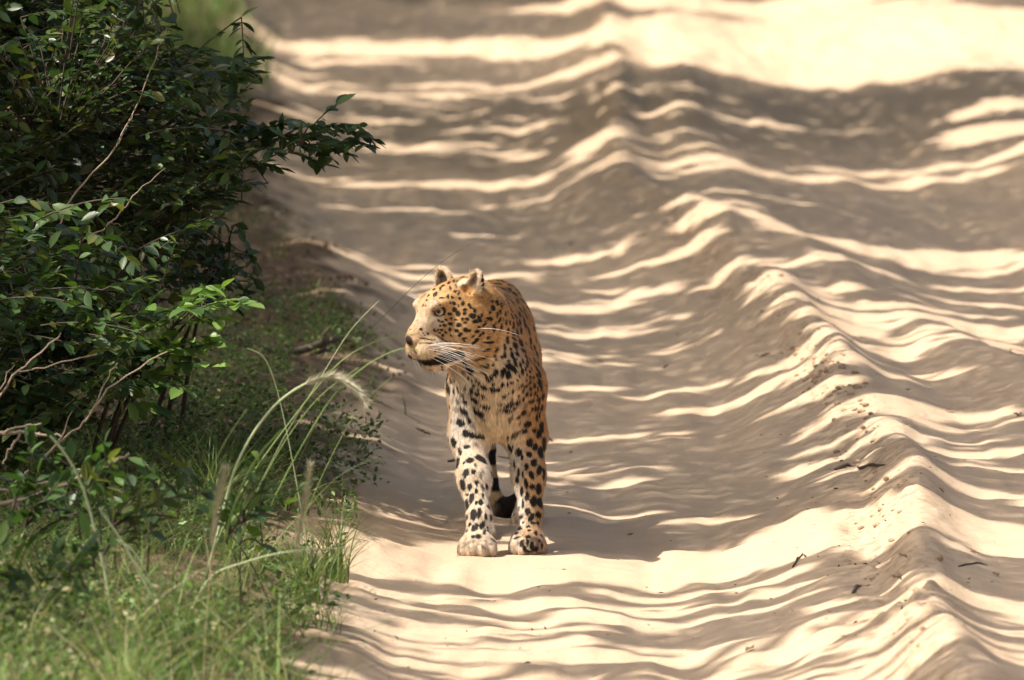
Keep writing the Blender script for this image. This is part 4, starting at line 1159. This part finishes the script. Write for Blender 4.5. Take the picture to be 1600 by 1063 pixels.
FP, FN = fur_roots(290000)
hp = (FP - HO) @ HR.T / HS
keep = np.ones(len(FP), bool)
for e in EYES:
    keep &= np.linalg.norm(FP - e, axis=1) > .0150
keep &= np.linalg.norm(hp - np.array([.168, 0, -.022]), axis=1) > .016
keep &= FP[:, 2] > .006
FP, FN, hp = FP[keep], FN[keep], hp[keep]
n = len(FP)
rh = np.linalg.norm(FP - HO, axis=1)
wh = smooth(.20, .13, rh)[:, None]
flow_head = FP - H(.20, 0, -.01)
flow_head /= np.linalg.norm(flow_head, axis=1)[:, None]
fb = smooth(.15, .35, FP[:, 1])[:, None]
flow_body = np.array([0, .12, -1.0]) * (1 - fb) + np.array([0, 1.0, -.5]) * fb
lg = smooth(.33, .25, FP[:, 2])[:, None]
flow_body = flow_body * (1 - lg) + np.array([0, .05, -1.0]) * lg
flow = flow_head * wh + flow_body * (1 - wh) + RNG.normal(0, .17, (n, 3))
T = flow - FN * (flow * FN).sum(1)[:, None]
T /= np.linalg.norm(T, axis=1)[:, None] + 1e-9
length = np.full(n, .0088)
length *= 1 + .25 * smooth(-.1, -.8, FN[:, 1]) * smooth(.26, .32, FP[:, 2]) * smooth(.52, .42, FP[:, 2])
length += .008 * smooth(-.2, -.7, FN[:, 2]) * (FP[:, 2] > .24)
length *= 1 - .55 * wh[:, 0] * smooth(-.02, .06, hp[:, 0])
for c_, B_e in EARS:
    l_ = (FP - c_) @ B_e.T
    near_ = smooth(.052, .045, np.linalg.norm(l_, axis=1)) * smooth(-.02, -.008, l_[:, 2])
    length *= 1 - .6 * near_ * ((FN @ B_e[0]) < .3) + .8 * near_ * ((FN @ B_e[0]) > .5) * (l_[:, 2] < .012)
length *= 1 - .35 * smooth(.07, .03, FP[:, 2])
length *= np.where(hp[:, 0] > .10, .85, 1.0)
length *= RNG.uniform(.65, 1.25, n)
length *= np.where(RNG.random(n) < .14, 1.6, 1.0)
fcol = coat(FP + T * length[:, None] * .5, FN)
lift = RNG.uniform(.18, .5, n)[:, None]
S = np.cross(T, FN)
w = RNG.uniform(.00055, .00095, n)[:, None]
L = length[:, None]
d1 = T + FN * lift * 1.2; d1 /= np.linalg.norm(d1, axis=1)[:, None]
d2 = T + FN * lift * .4; d2 /= np.linalg.norm(d2, axis=1)[:, None]
base = FP - FN * .0008
mid = base + d1 * L * .5
tip = mid + d2 * L * .5
co = np.stack([base - S * w, base + S * w, mid - S * w * .75, mid + S * w * .75, tip], 1).reshape(-1, 3)
o5 = (np.arange(n) * 5)[:, None]
tr = np.concatenate([o5 + [0, 1, 3], o5 + [0, 3, 2], o5 + [2, 3, 4]])
bright = RNG.uniform(.72, 1.25, n)[:, None]
cc = np.repeat((fcol * bright)[:, None, :], 5, 1)
cc[:, 4] *= 1.08
fur_me = fast_mesh('leopard_fur', co, tris=tr, col=np.clip(cc.reshape(-1, 3), 0, .9), smooth_shade=False)
obj('fur', fur_me, M_FUR, leopard, kind='stuff')

# eyes
m_eye, nt, b, out = nodes_of('leopard_eye')
tc = nt.nodes.new('ShaderNodeTexCoord'); vm = nt.nodes.new('ShaderNodeVectorMath'); vm.operation = 'DISTANCE'
vm.inputs[1].default_value = (0, 0, .0135)
nt.links.new(tc.outputs['Object'], vm.inputs[0])
cr = nt.nodes.new('ShaderNodeValToRGB'); cr.color_ramp.interpolation = 'LINEAR'
mr = nt.nodes.new('ShaderNodeMapRange'); mr.inputs[2].default_value = .0135
nt.links.new(vm.outputs['Value'], mr.inputs[0]); nt.links.new(mr.outputs[0], cr.inputs[0])
els = cr.color_ramp.elements
els[0].position = 0; els[0].color = (.004, .004, .004, 1)
els[1].position = 1; els[1].color = (.02, .012, .01, 1)
for p_, c_ in ((.32, (.004, .004, .004, 1)), (.37, (.24, .19, .09, 1)), (.55, (.33, .29, .17, 1)), (.72, (.26, .21, .11, 1)), (.80, (.02, .014, .01, 1))):
    e_ = els.new(p_); e_.color = c_
nt.links.new(cr.outputs[0], b.inputs['Base Color'])
b.inputs['Roughness'].default_value = .06
b.inputs['Coat Weight'].default_value = 1.0
bm = bmesh.new(); bmesh.ops.create_uvsphere(bm, u_segments=24, v_segments=16, radius=.0135)
eye_me = bpy.data.meshes.new('eye'); bm.to_mesh(eye_me); bm.free()
for p_ in eye_me.polygons: p_.use_smooth = True
for s, e in zip((-1, 1), EYES):
    g = Vector(hf * .72 + hs * s * .68 + hu * .06)
    o = obj('eye', eye_me, m_eye, leopard, tuple(e), label='pale amber eye with a dark rim')
    o.rotation_euler = g.to_track_quat('Z', 'Y').to_euler()

# whiskers
m_wh, nt, b, out = nodes_of('whisker')
b.inputs['Base Color'].default_value = (.85, .82, .76, 1); b.inputs['Roughness'].default_value = .4
def whisker(a, v, L, droop, r=.00055):
    t = np.linspace(0, 1, 9)[:, None]
    v = np.array(v, float); v /= np.linalg.norm(v)
    path = a + v * L * t + np.array([0, 0, -1.0]) * droop * t ** 2
    co, q = tube(path, np.linspace(r, r * .25, 9), 4)
    obj('whisker', fast_mesh('whisker', co, quads=q), m_wh, leopard)
wr = random.Random(3)
for s in (-1, 1):
    for row in range(4):
        for k in range(5):
            f_ = .138 - .009 * k; u_ = -.040 - .008 * row
            a = H(f_, s * (.034 + .004 * k), u_)
            hit = BODY_BVH.find_nearest(Vector(a))
            a = np.array(hit[0])
            v = hs * s * wr.uniform(.6, .95) - hf * wr.uniform(.75, 1.1) + hu * (-.22 - .17 * row + .02 * k)
            whisker(a, v, wr.uniform(.055, .15) * (1 if s > 0 else .6), wr.uniform(.008, .030))
for s in (-1, 1):      # brow and cheek hairs
    for k in range(3):
        a = np.array(BODY_BVH.find_nearest(Vector(H(.085, s * (.03 + .006 * k), .055)))[0])
        whisker(a, hf * .4 + hs * s * (.5 + .2 * k) + hu * .8, .03, .002, .0006)
a = np.array(BODY_BVH.find_nearest(Vector(H(.018, .088, -.03)))[0])
whisker(a, hs * .55 - hf * 1.0 - hu * .20, .105, .026, .0007)
for k in range(7):     # chin hairs
    a = np.array(BODY_BVH.find_nearest(Vector(H(.112 - .008 * k, .012 * math.sin(k * 2.0), -.112)))[0])
    whisker(a, -hu + hf * wr.uniform(-.3, .4) + hs * wr.uniform(-.3, .3), wr.uniform(.012, .024), .002, .0006)
# ------------------------------------------------------------------ bits lying on the sand
M_BIT = flat_mat('dead_wood', (.10, .07, .045), .9); M_DEAD = flat_mat('dead_leaf', (.20, .12, .065), .8); M_CLOD = flat_mat('damp_clod', (.40, .28, .17), .95)
def sand_spot(px, py):
    d = FPX * CAM_H / (py + 428.0)
    for _ in range(12):
        x = (px - 800) / FPX * d
        d = FPX * (CAM_H - float(ground(x, d))) / (py + 428.0)
    return (px - 800) / FPX * d, d
def twig_on_sand(label, pts, r=.005, name='fallen_twig', mat=None):
    r *= .7
    W = [sand_spot(*p) for p in pts]
    P = np.array([[x, d, float(ground(x, d)) + r * .8] for x, d in W])
    t = np.linspace(0, 1, 9); Pi = np.stack([np.interp(t, np.linspace(0, 1, len(P)), P[:, k]) for k in range(3)], 1)
    Pi[:, 2] = ground(Pi[:, 0], Pi[:, 1]) + r * .8
    Pi += np.random.default_rng(len(label)).normal(0, r * .35, Pi.shape)
    co, q = tube(Pi - P[0], r * np.array([.6, 1, .9, 1.1, .9, 1, .8, .7, .35]), 6)
    obj(name, fast_mesh(name, co, quads=q), mat or M_BIT, None, tuple(P[0]), label=label, category='twig', group='twigs on the sand')
twig_on_sand('dark crooked twig on the near crest of the sand ridge', [(1306, 738), (1330, 728), (1358, 733), (1384, 730)], .007)
twig_on_sand('short twig on the ridge slope right of the leopard head', [(1186, 562), (1205, 550)], .006)
twig_on_sand('small stick on the bright sand near the ridge', [(1334, 932), (1346, 918)], .006)
twig_on_sand('thin twig at the right end of the bright sand', [(1500, 884), (1545, 886)], .003)
twig_on_sand('fine twig lying behind the leopard legs', [(778, 716), (800, 722), (815, 722)], .003)
twig_on_sand('dark twig in the shade left of the leopard legs', [(650, 676), (672, 682)], .005)
twig_on_sand('short dark twig touching the left foreleg outline', [(700, 724), (712, 722)], .005)
twig_on_sand('twig on the slope right of the right foreleg', [(853, 686), (864, 692)], .005)
twig_on_sand('slanting stick on the lower ridge slope', [(1240, 890), (1256, 868)], .004)
def leaf_on_sand(label, px, py, L, turn, mat=M_DEAD, group='dead leaves on the sand'):
    x, d = sand_spot(px, py); z = float(ground(x, d))
    co, q = leaf_mesh('dead_leaf', L, L * .5, None, int(px))
    co = co.copy(); co[:, 2] = np.abs(co[:, 2]) * 2.2 + .002
    o = obj('dead_leaf', fast_mesh('dead_leaf', co, quads=q), mat, None, (x, d, z), label=label, category='leaf', group=group)
    o.rotation_euler = (random.uniform(-.3, .3), random.uniform(-.5, -.1), turn)
leaf_on_sand('curled dark leaf on the shaded rut floor right of the leopard', 1036, 582, .034, .3, M_BIT)
leaf_on_sand('small dark leaf on the rut floor beside the leopard shoulder', 944, 565, .026, 2.8, M_BIT)
leaf_on_sand('brown leaf on the far rut floor above the leopard', 890, 378, .035, 1.0)
leaf_on_sand('brown leaf on the middle of the far track', 822, 178, .06, .2)
leaf_on_sand('dry leaf on the near slope below the bright strip', 1166, 1012, .03, .8)
leaf_on_sand('dry leaf at the right edge below the ridge', 1562, 905, .03, 1.9)
leaf_on_sand('dead leaf beside the stick on the bright sand', 1420, 880, .028, 2.4)
leaf_on_sand('reddish leaf on the ridge right of the clods', 1478, 648, .03, .5)
leaf_on_sand('dark leaf near the right edge of the middle sand', 1592, 652, .032, 1.2, M_BIT)
# clods along the broken crest
rng = np.random.default_rng(91)
def clod_mesh(seed):
    bm = bmesh.new(); bmesh.ops.create_icosphere(bm, subdivisions=2, radius=1)
    rr = np.random.default_rng(seed); k = rr.normal(0, 1, (4, 3)) * 1.6
    for v in bm.verts:
        p = np.array(v.co); v.co = Vector(p * (1 + .28 * np.sin(k @ p * 1.3).sum() / 2 + .06 * rr.normal()))
    me = bpy.data.meshes.new('clod'); bm.to_mesh(me); bm.free()
    return me
cs = Soup()
cm = []
for i in range(4):
    m_ = clod_mesh(i); cm.append((np.array([v.co for v in m_.vertices]), np.array([p.vertices[:] for p in m_.polygons])))
for k in range(170):
    py = rng.uniform(430, 1040)
    px = np.interp(py, [430, 460, 545, 600, 660, 740, 900, 1063], [1195, 1215, 1262, 1290, 1325, 1370, 1395, 1430]) + rng.normal(0, 26)
    if rng.random() < .5: py = rng.uniform(530, 680); px = np.interp(py, [530, 600, 680], [1255, 1295, 1340]) + rng.normal(0, 26)
    x, d = sand_spot(px, py); s_ = rng.uniform(.003, .009) * (1.3 if rng.random() < .15 else 1)
    co, tr = cm[k % 4]; th = rng.uniform(0, 6); c_, s2 = math.cos(th), math.sin(th)
    co = co @ np.array([[c_, s2, 0], [-s2, c_, 0], [0, 0, .7]]) * s_ + np.array([x, d, float(ground(x, d)) + s_ * .2])
    cs.add(co, tris=tr)
obj('sand_clods', cs.mesh('sand_clods'), M_CLOD, label='small broken clods of damp sand along the ridge crest', category='clods', kind='stuff')
# specks too small to count
n = 1500
px = rng.uniform(520, 1600, n); py = rng.uniform(330, 1063, n)
near = np.exp(-((px - np.interp(py, [330, 460, 600, 740, 900, 1063], [1150, 1200, 1290, 1350, 1390, 1430])) / 90) ** 2)
k = rng.random(n) < .16 + .84 * near
d = FPX * 1.95 / (py[k] + 428.0); x = (px[k] - 800) / FPX * d
P = np.stack([x, d, ground(x, d) + .003], 1)
co, tr = leaf_quads(P, rng.uniform(.006, .018, (len(P), 1)), .35, rng, .25)
c = np.array([(.10, .07, .045), (.18, .11, .06), (.05, .04, .03), (.28, .19, .11)])[rng.integers(0, 4, len(P))]
obj('debris', fast_mesh('debris', co, tris=tr, col=np.repeat(c, 4, 0), smooth_shade=False), col_material('debris', .9, 0, .1), label='tiny specks of plant litter scattered on the sand', category='debris', kind='stuff')
